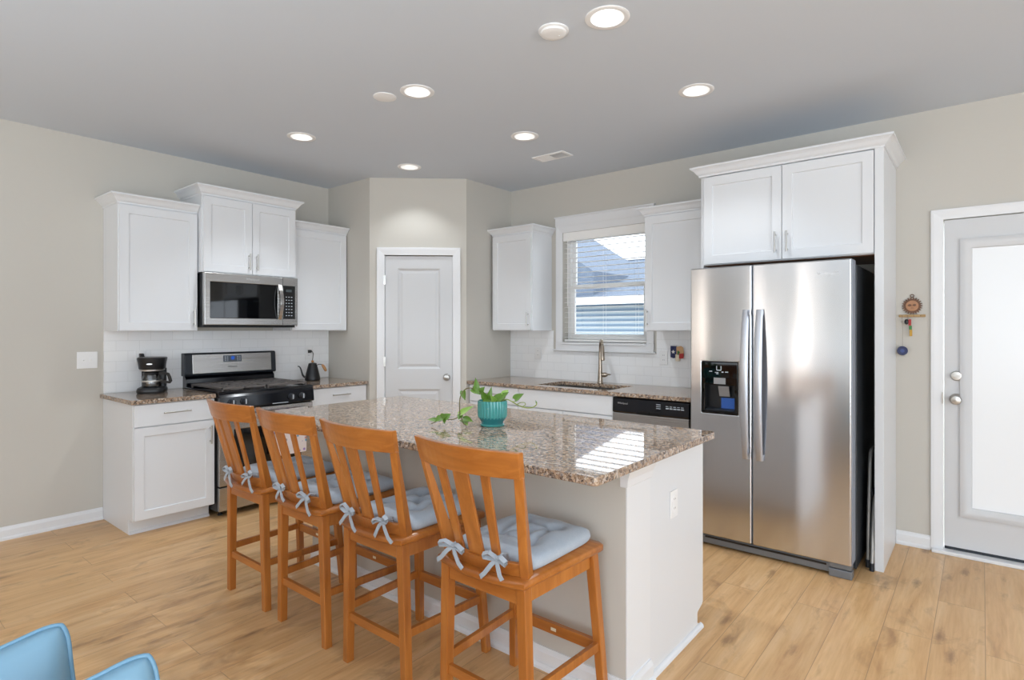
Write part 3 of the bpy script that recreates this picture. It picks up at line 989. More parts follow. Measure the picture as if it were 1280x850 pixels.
MB().box(0.01, -0.545, 0.0, W - 0.01, -0.53, 0.10).build('toe_plate', M['black'], dw)

# ------------------------------------------------------------------ microwave
mw = thing('microwave', 'stainless over-the-range microwave under the tall cabinet', 'microwave', (0, -2.575, 1.400), R90)
W, Hm = 0.764, 0.420
MB().box(0.002, -0.385, 0.004, W - 0.002, -0.002, Hm - 0.002).build('body', M['black'], mw, 0.003)
MB().box(0.01, -0.400, 0.0, W - 0.01, -0.06, 0.0035).build('bottom_grille', M['charcoal'], mw)
xd = 0.628
MB().slab_holes([0, 0.040, 0.585, xd], [0.020, 0.072, 0.352, Hm], {(1, 1)}, -0.424, -0.386).build('door', M['steel'], mw, 0.003)
MB().box(0.0405, -0.4225, 0.0725, 0.5845, -0.392, 0.3515).build('door_glass', M['black_glass'], mw, 0.002)
MB().slab_holes([xd + 0.003, xd + 0.004, W - 0.022, W], [0.020, 0.072, 0.352, Hm], {(1, 1)}, -0.424, -0.386).build('control_surround', M['steel'], mw, 0.002)
cp = MB().box(xd + 0.0045, -0.4225, 0.0725, W - 0.0225, -0.392, 0.3515).build('control_panel', M['black_glass'], mw, 0.002)
MB().box(xd + 0.03, -0.4232, 0.300, xd + 0.082, -0.4226, 0.322).build('clock_display', mat('dim_display', (70, 78, 80), 0.2), cp)
for r in range(7):
    for c_ in range(3):
        MB().box(xd + 0.028 + c_ * 0.024, -0.4232, 0.098 + r * 0.026, xd + 0.040 + c_ * 0.024, -0.4226, 0.104 + r * 0.026).build('key_print', M['icon'], cp)
hp = [(0.598, -0.424 - 0.040 * sin(pi * k / 12) - 0.006, 0.070 + 0.285 * k / 12) for k in range(13)]
mb = MB().strip(hp, 0.030, 0.012, (0, -1, 0))
for a in (hp[0], hp[-1]):
    mb.box(0.584, -0.434, a[2] - 0.006, 0.612, -0.4235, a[2] + 0.006)
mb.build('handle', M['steel'], mw, 0.002)
lettering('badge', 'Whirlpool', 0.026, (0.372, -0.4245, 0.386), M['logo'], mw)

# ------------------------------------------------------------------ gas range
rg = thing('gas_range', 'stainless and black gas range under the microwave', 'range', (0, -2.581, 0), R90)
W = 0.762
MB().box(0.002, -0.640, 0.045, W - 0.002, -0.02, 0.905).build('body', M['black'], rg, 0.003)
for x in (0.05, W - 0.05):
    for y in (-0.58, -0.08):
        MB().lathe([(0.018, 0.0), (0.018, 0.01), (0.01, 0.014), (0.01, 0.05)], (x, y, 0), 14).build('foot', M['black'], rg)
# cooktop with a raised lip
rows = []
for o_, z in ((0.0, 0.905), (0.0, 0.922), (0.006, 0.926), (0.018, 0.926), (0.024, 0.918)):
    rows.append([(0.0 + o_, -0.672 + o_, z), (W - o_, -0.672 + o_, z), (W - o_, -0.075 - o_, z), (0.0 + o_, -0.075 - o_, z)])
MB().loft(rows).build('cooktop', M['black_gloss'], rg, smooth=30)
# burners
for bx, by, r in ((0.20, -0.52, 0.048), (0.20, -0.24, 0.038), (0.562, -0.52, 0.044), (0.562, -0.24, 0.038)):
    MB().lathe([(r, 0.9185), (r, 0.926), (r * 0.8, 0.930)], (bx, by, 0), 24).lathe([(r * 0.78, 0.930), (r * 0.78, 0.937), (r * 0.6, 0.940)], (bx, by, 0), 24).build('burner', M['iron'], rg, smooth=40)
# two cast iron grates
for gx0, gx1 in ((0.035, 0.378), (0.384, 0.727)):
    mb = MB()
    zt = 0.954
    y0, y1 = -0.645, -0.105
    for x in (gx0 + 0.006, (gx0 + gx1) / 2, gx1 - 0.006):
        mb.box(x - 0.006, y0, zt - 0.016, x + 0.006, y1, zt)
    for y in (y0 + 0.006, -0.50, -0.375, -0.25, y1 - 0.006):
        mb.box(gx0, y - 0.006, zt - 0.0155, gx1, y + 0.006, zt - 0.0005)
    for dx in (-1, 1):
        mb.beam(((gx0 + gx1) / 2 + dx * 0.145, -0.44, zt - 0.008), ((gx0 + gx1) / 2 + dx * 0.02, -0.56, zt - 0.008), 0.010, 0.012)
        mb.beam(((gx0 + gx1) / 2 + dx * 0.145, -0.31, zt - 0.008), ((gx0 + gx1) / 2 + dx * 0.02, -0.19, zt - 0.008), 0.010, 0.012)
    for x in (gx0 + 0.008, gx1 - 0.008):
        for y in (y0 + 0.008, y1 - 0.008):
            mb.box(x - 0.006, y - 0.006, 0.922, x + 0.006, y + 0.006, zt - 0.004)
    mb.build('grate', M['iron'], rg, 0.0015)
# control panel and knobs
cpn = MB().prism([(-0.640, 0.795), (-0.688, 0.795), (-0.694, 0.803), (-0.684, 0.885), (-0.674, 0.9045), (-0.640, 0.9045)], 0.0, W, 'x').build('control_panel', M['black_gloss'], rg, 0.002)
for kx in (0.088, 0.180, 0.560, 0.652):
    k = MB().lathe([(0.026, -0.688), (0.026, -0.694), (0.022, -0.698), (0.0195, -0.716), (0.004, -0.719)], (kx, 0, 0.846), 24, axis='y').build('knob', M['charcoal'], cpn, smooth=40)
    MB().beam((kx, -0.7185, 0.828), (kx, -0.7185, 0.864), 0.008, 0.007).build('pointer', M['icon'], k)
MB().box(0.40, -0.6965, 0.803, 0.53, -0.6925, 0.808).build('panel_trim', M['icon'], cpn)
# oven door
MB().slab_holes([0.004, 0.11, 0.652, W - 0.004], [0.232, 0.335, 0.640, 0.785], {(1, 1)}, -0.678, -0.641).build('oven_door', M['steel'], rg, 0.004)
MB().box(0.1105, -0.676, 0.3355, 0.6515, -0.645, 0.6395).build('oven_window', M['black_glass'], rg, 0.002)
mb = MB().tube([(0.05, -0.727, 0.742), (W - 0.05, -0.727, 0.742)], 0.0125, 14)
for x in (0.075, W - 0.075):
    mb.tube([(x, -0.677, 0.742), (x, -0.727, 0.742)], 0.010, 12)
mb.build('oven_handle', M['steel'], rg, smooth=40)
MB().box(0.004, -0.676, 0.050, W - 0.004, -0.641, 0.222).build('storage_drawer', M['steel'], rg, 0.004)
# backguard
MB().prism([(-0.001, 0.905), (-0.074, 0.905), (-0.070, 0.985), (-0.052, 1.000), (-0.050, 1.008), (-0.001, 1.008)], 0.012, W - 0.012, 'x').build('backguard_base', M['black_gloss'], rg, 0.002)
bgp = MB().prism([(-0.001, 1.008), (-0.075, 1.008), (-0.082, 1.020), (-0.070, 1.180), (-0.060, 1.192), (-0.001, 1.192)], 0.0, W, 'x').build('backguard', M['charcoal'], rg, 0.005, seg=3)
tl = math.atan2(0.012, 0.16)
def on_guard(mb, name, m, par, bev=0.0):
    return mb.xf(Matrix.Translation((0, -0.0755, 1.10)) @ Matrix.Rotation(-tl, 4, 'X')).build(name, m, par, bev)
sp = on_guard(MB().box(0.058, -0.0035, -0.074, W - 0.045, 0.002, 0.080), 'steel_face', M['steel'], bgp, 0.002)
ds = on_guard(MB().box(0.300, -0.0055, 0.012, 0.452, -0.003, 0.066), 'display_panel', mat('grey_display_panel', (92, 98, 108), 0.25), bgp, 0.002)
on_guard(MB().lathe([(0.016, -0.0075), (0.016, -0.0045)], (0.378, 0, 0.044), 24, axis='y'), 'clock_glow', M['display'], ds)
for kx in (0.312, 0.330, 0.415, 0.433):
    for kz in (0.022, 0.036, 0.050):
        on_guard(MB().box(kx, -0.0062, kz, kx + 0.010, -0.0052, kz + 0.006), 'key_print', M['icon'], ds)
me = text_mesh('Whirlpool', 0.018)
on_guard(MB().mesh(me).xf(Matrix.Translation((0.375, -0.0042, -0.028)) @ Matrix.Rotation(pi / 2, 4, 'X')), 'badge', M['charcoal'], bgp)

# towel over the oven handle
tw = thing('tea_towel', 'pale printed tea towel hanging from the oven door handle', 'towel', (0, -2.581, 0), R90)
mb = MB()
path = [(-0.712, 0.50), (-0.712, 0.60), (-0.711, 0.70)] + [(-0.727 + 0.0150 * cos(a), 0.742 + 0.0150 * sin(a)) for a in [pi * k / 8 for k in range(9)]] + [(-0.7435, 0.68), (-0.745, 0.56), (-0.746, 0.44), (-0.7445, 0.40)]
secs = []
for y, z in path:
    top, bot = [], []
    for q in range(13):
        x = 0.40 + 0.26 * q / 12
        f = 0.003 * sin(q * 1.6) * min(1, max(0, (0.73 - z) / 0.2))
        top.append((x, y + f, z)); bot.append((x, y + f + 0.0022 * (1 if y > -0.727 else -1), z))
    secs.append(top + bot[::-1])
mb.loft(secs)
mb.build('cloth', M['towel'], tw, smooth=60)

# ------------------------------------------------------------------ refrigerator
fr = thing('refrigerator', 'stainless side-by-side refrigerator with a black water dispenser', 'refrigerator', (3.521, 0, 0))
FWd = 0.908
MB().box(0.004, -0.730, 0.03, FWd + 0.006, -0.06, 1.752).build('body', M['charcoal'], fr, 0.004)
for x in (0.03, FWd - 0.09):
    MB().box(x, -0.73, 1.7525, x + 0.06, -0.63, 1.772).build('hinge_cover', M['charcoal'], fr, 0.004)
DXL, DXR = (0.0, 0.380), (0.388, FWd)
dz0, dz1 = 0.083, 1.776
# left door has a well for the dispenser
px0, px1, pz0, pz1 = 0.074, 0.300, 0.857, 1.181
def bowed(x0, x1, n, y0, bow=0.010):
    return [(x0 + (x1 - x0) * i / n, y0 - bow * (1 - (2 * i / n - 1) ** 2)) for i in range(n + 1)]
dl = MB().slab_holes([DXL[0], px0, px1, DXL[1]], [dz0, pz0, pz1, dz1], {(1, 1)}, -0.860, -0.838).build('freezer_door', M['fridge'], fr, 0.007, seg=3)
dr_ = MB().box(DXR[0], -0.860, dz0, DXR[1], -0.838, dz1).build('fridge_door', M['fridge'], fr, 0.006, seg=3)
lm = mat('grey_door_side', (150, 156, 168), 0.4, 0.2)
MB().slab_holes([DXL[0], px0, px1, DXL[1]], [dz0, pz0, pz1, dz1], {(1, 1)}, -0.8378, -0.735).build('door_liner', lm, dl, 0.004)
MB().box(DXR[0], -0.8378, dz0, DXR[1] + 0.002, -0.735, dz1).build('door_liner', lm, dr_, 0.004)
# dispenser
dp = MB().slab_holes([px0 + 0.0005, px0 + 0.020, px1 - 0.020, px1 - 0.0005], [pz0 + 0.0005, pz0 + 0.018, pz0 + 0.180, pz1 - 0.0005], {(1, 1)}, -0.8635, -0.842).build('dispenser', M['black_glass'], dl, 0.003)
MB().box(px0 + 0.002, -0.800, pz0 + 0.002, px1 - 0.002, -0.796, pz1 - 0.002).build('cavity_back', M['black'], dp)
MB().prism([(-0.842, pz0 + 0.016), (-0.842, pz0 + 0.022), (-0.800, pz0 + 0.028), (-0.800, pz0 + 0.016)], px0 + 0.018, px1 - 0.018, 'x').build('drip_tray', M['charcoal'], dp)
pm = mat('paddle_grey', (150, 150, 152), 0.35, 0.3)
MB().prism([(-0.846, pz0 + 0.172), (-0.838, pz0 + 0.172), (-0.815, pz0 + 0.105), (-0.822, pz0 + 0.105)], px0 + 0.098, px0 + 0.165, 'x').build('paddle', pm, dp, 0.003)
MB().box(px0 + 0.078, -0.8645, pz0 + 0.186, px0 + 0.152, -0.8632, pz0 + 0.225).build('water_label', pm, dp)
MB().box(px0 + 0.105, -0.803, pz0 + 0.028, px0 + 0.208, -0.8005, pz0 + 0.095).build('lit_cavity_panel', mat('blue_cavity_light', (30, 60, 120), 0.3, emit=(44, 84, 150), estr=0.35), dp)
for dx, dz, w_, h_ in ((0.095, 0.273, 0.004, 0.026), (0.122, 0.273, 0.004, 0.026), (0.097, 0.270, 0.027, 0.005), (0.050, 0.262, 0.018, 0.005), (0.086, 0.256, 0.022, 0.004), (0.094, 0.248, 0.014, 0.004), (0.128, 0.258, 0.012, 0.007), (0.150, 0.260, 0.018, 0.005)):
    MB().box(px0 + dx, -0.8642, pz0 + dz, px0 + dx + w_, -0.8632, pz0 + dz + h_).build('icon_print', M['icon'], dp)
# bowed handles
hm = mat('satin_handle', (196, 198, 204), 0.30, 0.85)
for cx_, tw_, par in ((0.352, 0, dl), (0.432, 0, dr_)):
    n = 18
    secs = []
    for k in range(n + 1):
        s = k / n
        z = 0.600 + 0.905 * s
        y = -0.884 - 0.048 * sin(pi * s) ** 0.8
        w_ = 0.020 + 0.004 * sin(pi * s)
        secs.append([(cx_ - w_, y + 0.012, z), (cx_ - w_ * 0.7, y - 0.004, z), (cx_, y - 0.008, z), (cx_ + w_ * 0.7, y - 0.004, z), (cx_ + w_, y + 0.012, z), (cx_, y + 0.016, z)])
    mb = MB().loft(secs)
    for z in (0.600, 1.475):
        mb.box(cx_ - 0.016, -0.886, z, cx_ + 0.016, -0.8595, z + 0.030)
    mb.build('handle', hm, par, smooth=50)
lettering('badge', 'Whirlpool', 0.026, (0.388 + 0.405, -0.8607, 1.700), M['logo'], dr_)
# base grille with its two leg covers
MB().box(0.02, -0.815, 0.012, FWd - 0.02, -0.77, 0.066).build('base_grille', M['steel_dark'], fr, 0.004)
MB().box(0.08, -0.8175, 0.048, FWd - 0.13, -0.8145, 0.060).build('grille_slot', M['black'], fr)
for x0, x1 in ((0.0, 0.05), (FWd - 0.115, FWd + 0.0)):
    MB().box(x0, -0.838, 0.0, x1, -0.775, 0.046).build('leg_cover', M['steel_dark'], fr, 0.004)
    MB().box(x0 + 0.003, -0.835, 0.049, x1 - 0.003, -0.775, 0.080).build('hinge_cover', M['steel_dark'], fr, 0.004)

# folding step stool stored beside the refrigerator
sl_ = thing('folding_step_ladder', 'narrow folded grey step ladder stored between refrigerator and side panel', 'step ladder', (4.482, -0.40, 0))
a0 = -0.23
for k, (yb, yt, zt, x) in enumerate(((-0.165, -0.015, 0.66, -0.014), (-0.215, -0.125, 0.40, 0.012))):
    y0 = yb
    pts = [(x, y0, 0.03), (x, y0 + 0.035, zt * 0.5), (x, y0 + 0.085, zt - 0.06), (x, y0 + 0.105, zt - 0.012), (x, y0 + 0.14, zt), (x, y0 + 0.30, zt), (x, y0 + 0.335, zt - 0.03), (x, y0 + 0.335, 0.03)]
    fr_ = MB().tube(pts, 0.010, 10).build('tube_frame', M['grey_tube'], sl_, smooth=50)
    for yy in (pts[0][1], pts[-1][1]):
        MB().tube([(x, yy, 0.0), (x, yy, 0.045)], 0.0125, 10).build('foot_cap', M['charcoal'], fr_, smooth=40)
MB().box(-0.004, -0.13, 0.22, 0.004, 0.08, 0.25).build('tread', M['charcoal'], sl_, 0.002)
MB().box(-0.004, -0.10, 0.40, 0.0035, 0.08, 0.43).build('tread', M['charcoal'], sl_, 0.002)

# ------------------------------------------------------------------ island
IX0, IX1, IY0, IY1 = 1.785, 4.032, -2.888, -1.815
isl = thing('kitchen_island', 'white and greige kitchen island with an overhanging granite top', 'island', (0, 0, 0))
BX0, BX1, PY0, PY1, CY1 = 1.875, 3.962, -2.562, -2.370, -1.800
MB().box(BX0, PY0, 0, BX1, PY1, 0.8835).build('half_wall', M['wall'], isl)
MB().prism([(PY1 + 0.0005, 0), (PY1 + 0.0005, 0.8835), (-1.835, 0.8835), (-1.835, 0.10), (-1.905, 0.10), (-1.905, 0)], BX0, BX1 - 0.014, 'x').build('cabinet_body', M['cab'], isl)
# end panel with the toe notch
MB().prism([(PY1 + 0.0005, 0), (PY1 + 0.0005, 0.8835), (-1.806, 0.8835), (-1.806, 0.105), (-1.815, 0.096), (-1.868, 0.078), (-1.872, 0.07), (-1.872, 0.026), (-1.850, 0.016), (-1.836, 0.010), (-1.836, 0)], BX1 - 0.0135, BX1 + 0.002, 'x').build('end_panel', M['cab'], isl, 0.001)
MB().box(BX1 + 0.0003, PY0 + 0.001, 0, BX1 + 0.0060, PY1 - 0.0003, 0.8835).build('end_post', M['trim'], isl, 0.001)
# cap moulding at the end of the half wall
rows = []
for o_, z in ((0.006, 0.800), (0.010, 0.804), (0.012, 0.83), (0.022, 0.862), (0.024, 0.8833)):
    rows.append([(BX1 - 0.02, PY0 - o_ * 0.4, z), (BX1 + o_, PY0 - o_ * 0.4, z), (BX1 + o_, PY1 + o_ * 1.2, z), (BX1 - 0.02, PY1 + o_ * 1.2, z)])
MB().loft(rows).build('cap_moulding', M['trim'], isl)
prof = [(0, 0), (0.026, 0), (0.026, 0.012), (0.020, 0.022), (0.014, 0.024), (0.014, 0.066), (0.008, 0.080), (0.006, 0.086), (0, 0.086)]
secs = []
for (x, y), (bx_, by_) in zip(((BX0, PY0), (BX1 + 0.006, PY0), (BX1 + 0.006, PY1)), ((0, -1), (1, -1), (1, 0))):
    secs.append([(x + bx_ * o_, y + by_ * o_, z) for o_, z in prof])
MB().loft(secs).build('baseboard', M['trim'], isl)
MB().prism([(BX1 + 0.0025, 0), (BX1 + 0.019, 0), (BX1 + 0.017, 0.011), (BX1 + 0.010, 0.018), (BX1 + 0.0025, 0.020)], PY1 + 0.001, -1.838, 'y').build('shoe_moulding', M['trim'], isl)
for k in range(3):
    x0 = BX0 + 0.02 + 0.68 * k
    d = MB().panels([-(x0 + 0.66), -(x0 + 0.66 - 0.057), -(x0 + 0.057), -x0], [0.108, 0.165, 0.667, 0.724], {(1, 1)}, 1.815, 1.8345, [(0.0015, 0.001), (0.003, 0.009)]).xf(Matrix.Rotation(pi, 4, 'Z')).build('door', M['cab'], isl)
    MB().box(x0, -1.8345, 0.732, x0 + 0.66, -1.815, 0.878).build('drawer', M['cab'], isl, 0.002)
# granite top with rounded corners
mb = MB()
poly = []
for cx_, cy_, a0_ in ((IX1 - 0.035, IY1 - 0.035, 0), (IX0 + 0.035, IY1 - 0.035, pi / 2), (IX0 + 0.02, IY0 + 0.02, pi), (IX1 - 0.02, IY0 + 0.02, 3 * pi / 2)):
    r_ = 0.035 if a0_ < 2 else 0.02
    for k in range(7):
        a = a0_ + pi / 2 * k / 6
        poly.append((cx_ + r_ * cos(a), cy_ + r_ * sin(a)))
mb.prism(poly, GZ0, GZ1, 'z')
it = tag(mb.build('countertop', M['granite'], None, 0.004, seg=3), 'large polished speckled granite top of the island, carrying the potted plant', 'countertop', 'granite countertops')

# ------------------------------------------------------------------ electrical plates
def outlet(label, loc, rz, kind='outlet', gangs=1, name='wall_outlet', w=0.072, h=0.116):
    t = thing(name, label, 'outlet' if kind == 'outlet' else 'switch', loc, rz)
    w = w + 0.046 * (gangs - 1)
    MB().box(-w / 2, -0.006, -h / 2, w / 2, -0.0005, h / 2).build('cover_plate', M['plate'], t, 0.003, seg=3)
    for k in range(gangs):
        x = (k - (gangs - 1) / 2) * 0.046
        if kind == 'outlet':
            for z in (-0.0195, 0.0195):
                r = MB().lathe([(0.0165, -0.0075), (0.0165, -0.0058)], (x, 0, z), 24, axis='y').build('receptacle', M['white_plastic'], t)
                for dx in (-0.006, 0.006):
                    MB().box(x + dx - 0.001, -0.0078, z - 0.002, x + dx + 0.001, -0.0074, z + 0.006).build('slot', M['charcoal'], r)
        else:
            MB().box(x - 0.006, -0.0075, -0.012, x + 0.006, -0.0058, 0.012).build('toggle_plate', M['white_plastic'], t)
            MB().prism([(-0.007, -0.004), (-0.016, 0.004), (-0.016, 0.008), (-0.007, 0.006)], x - 0.004, x + 0.004, 'x').build('toggle', M['white_plastic'], t, 0.001)
    return t
outlet('white double switch plate on the wall left of the cabinets', (0, -3.206, 1.164), R90, 'switch', 2, 'light_switch', 0.078, 0.12)
TL = 0.0085
outlet('white outlet on the tiles behind the coffee maker', (TL, -2.870, 1.168), R90)
outlet('white outlet on the tiles behind the kettle', (TL, -1.455, 1.155), R90)
outlet('white outlet on the tiles between window and corner', (1.660, -TL, 1.155), 0)
outlet('white outlet on the tiles right of the window, beside the colourful plug-in', (2.950, -TL, 1.150), 0)
o_isl = outlet('white outlet on the end panel of the island', (BX1 + 0.0025, -2.144, 0.645), R90)

def cord_plug(label, loc, rz, path):
    t = thing('plug_and_cord', label, 'plug', loc, rz)
    MB().prism([(-0.011, -0.016), (-0.026, -0.014), (-0.040, -0.005), (-0.040, 0.009), (-0.026, 0.014), (-0.011, 0.014)], -0.014, 0.014, 'x').build('plug', M['black'], t, 0.003)
    MB().tube(path, 0.0035, 8).build('cord', M['black'], t, smooth=60)
    return t

# ------------------------------------------------------------------ coffee maker
cm = thing('coffee_maker', 'black drip coffee maker with a glass carafe on the counter left of the range', 'coffee maker', (0.190, -2.850, GZ1), radians(62))
cm.scale = (1.0, 1.0, 0.885)
# local: front to -y
def rrect(w, d, r, z, n=6, cy=0.0):
    pts = []
    for sx, sy, a0_ in ((1, 1, 0), (-1, 1, pi / 2), (-1, -1, pi), (1, -1, 3 * pi / 2)):
        for k in range(n):
            a = a0_ + pi / 2 * k / (n - 1)
            pts.append((sx * (w / 2 - r) + r * cos(a), cy + sy * (d / 2 - r) + r * sin(a), z))
    return pts
MB().loft([rrect(0.178, 0.225, 0.06, z, cy=0) for z in (0.0, 0.003)] + [rrect(0.186, 0.233, 0.064, 0.012), rrect(0.182, 0.229, 0.062, 0.034), rrect(0.170, 0.217, 0.058, 0.046)]).build('base', M['black'], cm, smooth=40)
MB().lathe([(0.066, 0.0465), (0.066, 0.049), (0.05, 0.0495)], (0, -0.028, 0), 28).build('warming_plate', M['charcoal'], cm, smooth=40)
MB().loft([rrect(0.160, 0.07, 0.02, z, cy=0.075) for z in (0.040, 0.20)]).build('water_tank', M['black'], cm, smooth=40)
hd = MB().loft([rrect(0.148, 0.196, 0.06, 0.196, cy=0.008), rrect(0.162, 0.212, 0.066, 0.205, cy=0.004), rrect(0.172, 0.222, 0.07, 0.255, cy=0), rrect(0.182, 0.232, 0.074, 0.282, cy=0), rrect(0.184, 0.234, 0.075, 0.292, cy=0), rrect(0.172, 0.222, 0.07, 0.298, cy=0)]).build('brew_head', M['black'], cm, smooth=40)
MB().loft([rrect(0.150, 0.198, 0.061, 0.186, cy=0.006), rrect(0.152, 0.200, 0.062, 0.198, cy=0.006)]).build('metal_band', M['nickel'], cm, smooth=40)
MB().lathe([(0.019, -0.1165), (0.019, -0.1135)], (0, 0, 0), 20, axis='y').xf(Matrix.Translation((0, -0.0015, 0.246)) @ Matrix.Diagonal((1.0, 1.0, 0.32, 1.0))).build('emblem', M['logo'], hd)
n = 28
prof = [(0.004, 0.050), (0.050, 0.050), (0.061, 0.056), (0.064, 0.075), (0.062, 0.11), (0.054, 0.145), (0.050, 0.158)]
rows = prof + [(r - 0.002 if r > 0.01 else r, z + 0.0015) for r, z in reversed(prof)]
cf = MB().loft([[(r * cos(2 * pi * k / n), -0.028 + r * sin(2 * pi * k / n), z) for r, z in rows] for k in range(n)], ring=True).build('carafe', M['carafe'], cm, smooth=50)
MB().lathe([(0.053, 0.157), (0.054, 0.170), (0.046, 0.180), (0.006, 0.182)], (0, -0.028, 0), 28).build('carafe_lid', M['black'], cf, smooth=40)
MB().lathe([(0.0645, 0.094), (0.0655, 0.097), (0.0655, 0.106), (0.064, 0.108)], (0, -0.028, 0), 28).build('carafe_band', M['nickel'], cf, smooth=40)
MB().strip([(0.050, -0.05, 0.165), (0.085, -0.066, 0.166), (0.112, -0.078, 0.160), (0.122, -0.083, 0.135), (0.130, -0.087, 0.100), (0.124, -0.084, 0.090), (0.098, -0.072, 0.092), (0.062, -0.055, 0.096)], 0.020, 0.012, (0.4, 0.9, 0)).build('carafe_handle', M['black'], cf, 0.002)
cord_plug('black plug and cord in the outlet behind the coffee maker', (TL, -2.870, 1.1875), R90,
          [(0.0, -0.040, 0.002), (0.004, -0.052, 0.0), (0.012, -0.056, -0.02), (0.03, -0.030, -0.09), (0.06, -0.018, -0.18), (0.09, -0.014, -0.248), (0.11, -0.016, -0.266)])

# ------------------------------------------------------------------ gooseneck kettle
kt = thing('gooseneck_kettle', 'matt black gooseneck kettle with a wooden handle on the counter right of the range', 'kettle', (0.225, -1.545, GZ1), radians(40))
MB().lathe([(0.060, 0.0), (0.066, 0.003), (0.068, 0.012), (0.066, 0.03), (0.056, 0.075), (0.045, 0.12), (0.038, 0.148), (0.034, 0.155)], seg=36).build('body', M['black'], kt, smooth=40)
MB().lathe([(0.036, 0.154), (0.036, 0.158), (0.02, 0.163), (0.006, 0.164)], seg=28).build('lid', M['black'], kt, smooth=40)
MB().lathe([(0.005, 0.162), (0.005, 0.168), (0.012, 0.172), (0.013, 0.180), (0.006, 0.185)], seg=18).build('lid_knob', M['light_wood'], kt, smooth=40)
MB().tube([(-0.060, 0, 0.030), (-0.076, 0, 0.034), (-0.090, 0, 0.050), (-0.098, 0, 0.075), (-0.104, 0, 0.098), (-0.112, 0, 0.118), (-0.124, 0, 0.130), (-0.134, 0, 0.131)], [0.011, 0.010, 0.008, 0.007, 0.0062, 0.0056, 0.005, 0.005], 12).build('spout', M['black'], kt, smooth=60)
MB().strip([(0.036, 0, 0.140), (0.060, 0, 0.150), (0.082, 0, 0.148), (0.092, 0, 0.140)], 0.012, 0.006, (0, 0, 1)).build('handle_bracket', M['black'], kt, 0.001)
MB().tube([(0.086, 0, 0.147), (0.096, 0, 0.134), (0.110, 0, 0.112), (0.120, 0, 0.094), (0.124, 0, 0.086)], [0.008, 0.0125, 0.0135, 0.012, 0.007], 14).build('grip', M['light_wood'], kt, smooth=60)
cord_plug('black plug and cord in the outlet behind the kettle', (TL, -1.455, 1.174), R90,
          [(0.0, -0.040, 0.002), (0.006, -0.054, 0.0), (0.014, -0.060, -0.02), (0.012, -0.05, -0.09), (-0.01, -0.04, -0.18), (-0.03, -0.05, -0.245), (-0.05, -0.08, -0.2555)])

# plug-in ornament on the tiles near the refrigerator
pi_ = thing('plug_in_night_light', 'colourful blue, tan and red plug-in night light beside the refrigerator', 'night light', (3.080, -TL, 1.198), 0)
MB().prism([(-0.058, 0.052), (-0.058, -0.040), (-0.030, -0.048), (-0.008, -0.036), (-0.008, 0.052)], -0.034, -0.022, 'y').build('blue_panel', M['navy'], pi_, 0.002)
MB().prism([(-0.0075, 0.046), (0.030, 0.052), (0.048, 0.040), (0.052, -0.006), (-0.0075, -0.010)], -0.034, -0.022, 'y').build('tan_panel', M['tan'], pi_, 0.002)
MB().prism([(-0.0075, -0.0105), (0.052, -0.0065), (0.050, -0.046), (0.018, -0.050), (-0.0075, -0.036)], -0.034, -0.022, 'y').build('red_panel', M['red'], pi_, 0.002)
st = []
for k in range(10):
    r = 0.017 if k % 2 == 0 else 0.007
    st.append((-0.034 + r * sin(2 * pi * k / 10), 0.004 + r * cos(2 * pi * k / 10)))
MB().prism(st, -0.037, -0.0335, 'y').build('white_star', M['plate'], pi_)
MB().tube([(0.008, -0.036, -0.02), (0.008, -0.036, 0.014)], 0.006, 8).tube([(0.008, -0.036, -0.004), (0.018, -0.036, -0.001), (0.018, -0.036, 0.008)], 0.004, 8).build('green_cactus', M['green'], pi_, smooth=50)
MB().lathe([(0.018, -0.022), (0.020, 0.0), (0.022, 0.03), (0.018, 0.034)], (0, -0.0205, -0.048), 20).xf(Matrix.Identity(4)).build('plug_base', M['cream'], pi_, smooth=40)

# ------------------------------------------------------------------ key rack with its two hanging trinkets
kr = thing('sun_key_rack', 'carved sun plaque on a wooden bar mounted beside the exterior door', 'key rack', (4.637, 0, 1.472), 0)
MB().box(-0.070, -0.016, -0.008, 0.070, -0.001, 0.008).build('bar', M['bar_wood'], kr, 0.002)
pts = []
n = 22
for k in range(2 * n):
    r = 0.057 if k % 2 == 0 else 0.043
    a = 2 * pi * k / (2 * n)
    pts.append((r * cos(a), 0.064 + r * sin(a)))
MB().prism(pts, -0.010, -0.001, 'y').build('sun_rays', M['sun_dark'], kr, 0.001)
MB().lathe([(0.035, -0.010), (0.033, -0.014), (0.004, -0.016)], (0, 0, 0.064), 32, axis='y').build('sun_face', M['sun_clay'], kr, smooth=40)
for s in (-1, 1):
    MB().sphere((s * 0.013, -0.0158, 0.068), 0.009, 1, 0.25, 0.8).build('eye', M['sun_dark'], kr, smooth=179)
MB().tube([(0, -0.0155, 0.07), (0, -0.0185, 0.056)], 0.003, 8).build('nose', M['sun_clay'], kr, smooth=60)
MB().tube([(-0.008, -0.015, 0.050), (0, -0.0162, 0.0495), (0.008, -0.015, 0.050)], 0.0014, 6).build('mouth', M['sun_dark'], kr)
MB().tube([(0.009 * cos(2 * pi * k / 16), -0.005, 0.128 + 0.009 * sin(2 * pi * k / 16)) for k in range(16)], 0.0025, 8, ring=True).build('hanging_loop', M['sun_dark'], kr, smooth=60)
for x in (-0.052, -0.022, 0.01, 0.045):
    MB().tube([(x, -0.016, 0.0), (x, -0.024, -0.003), (x, -0.027, 0.003)], 0.0015, 6).build('hook', M['sun_dark'], kr)

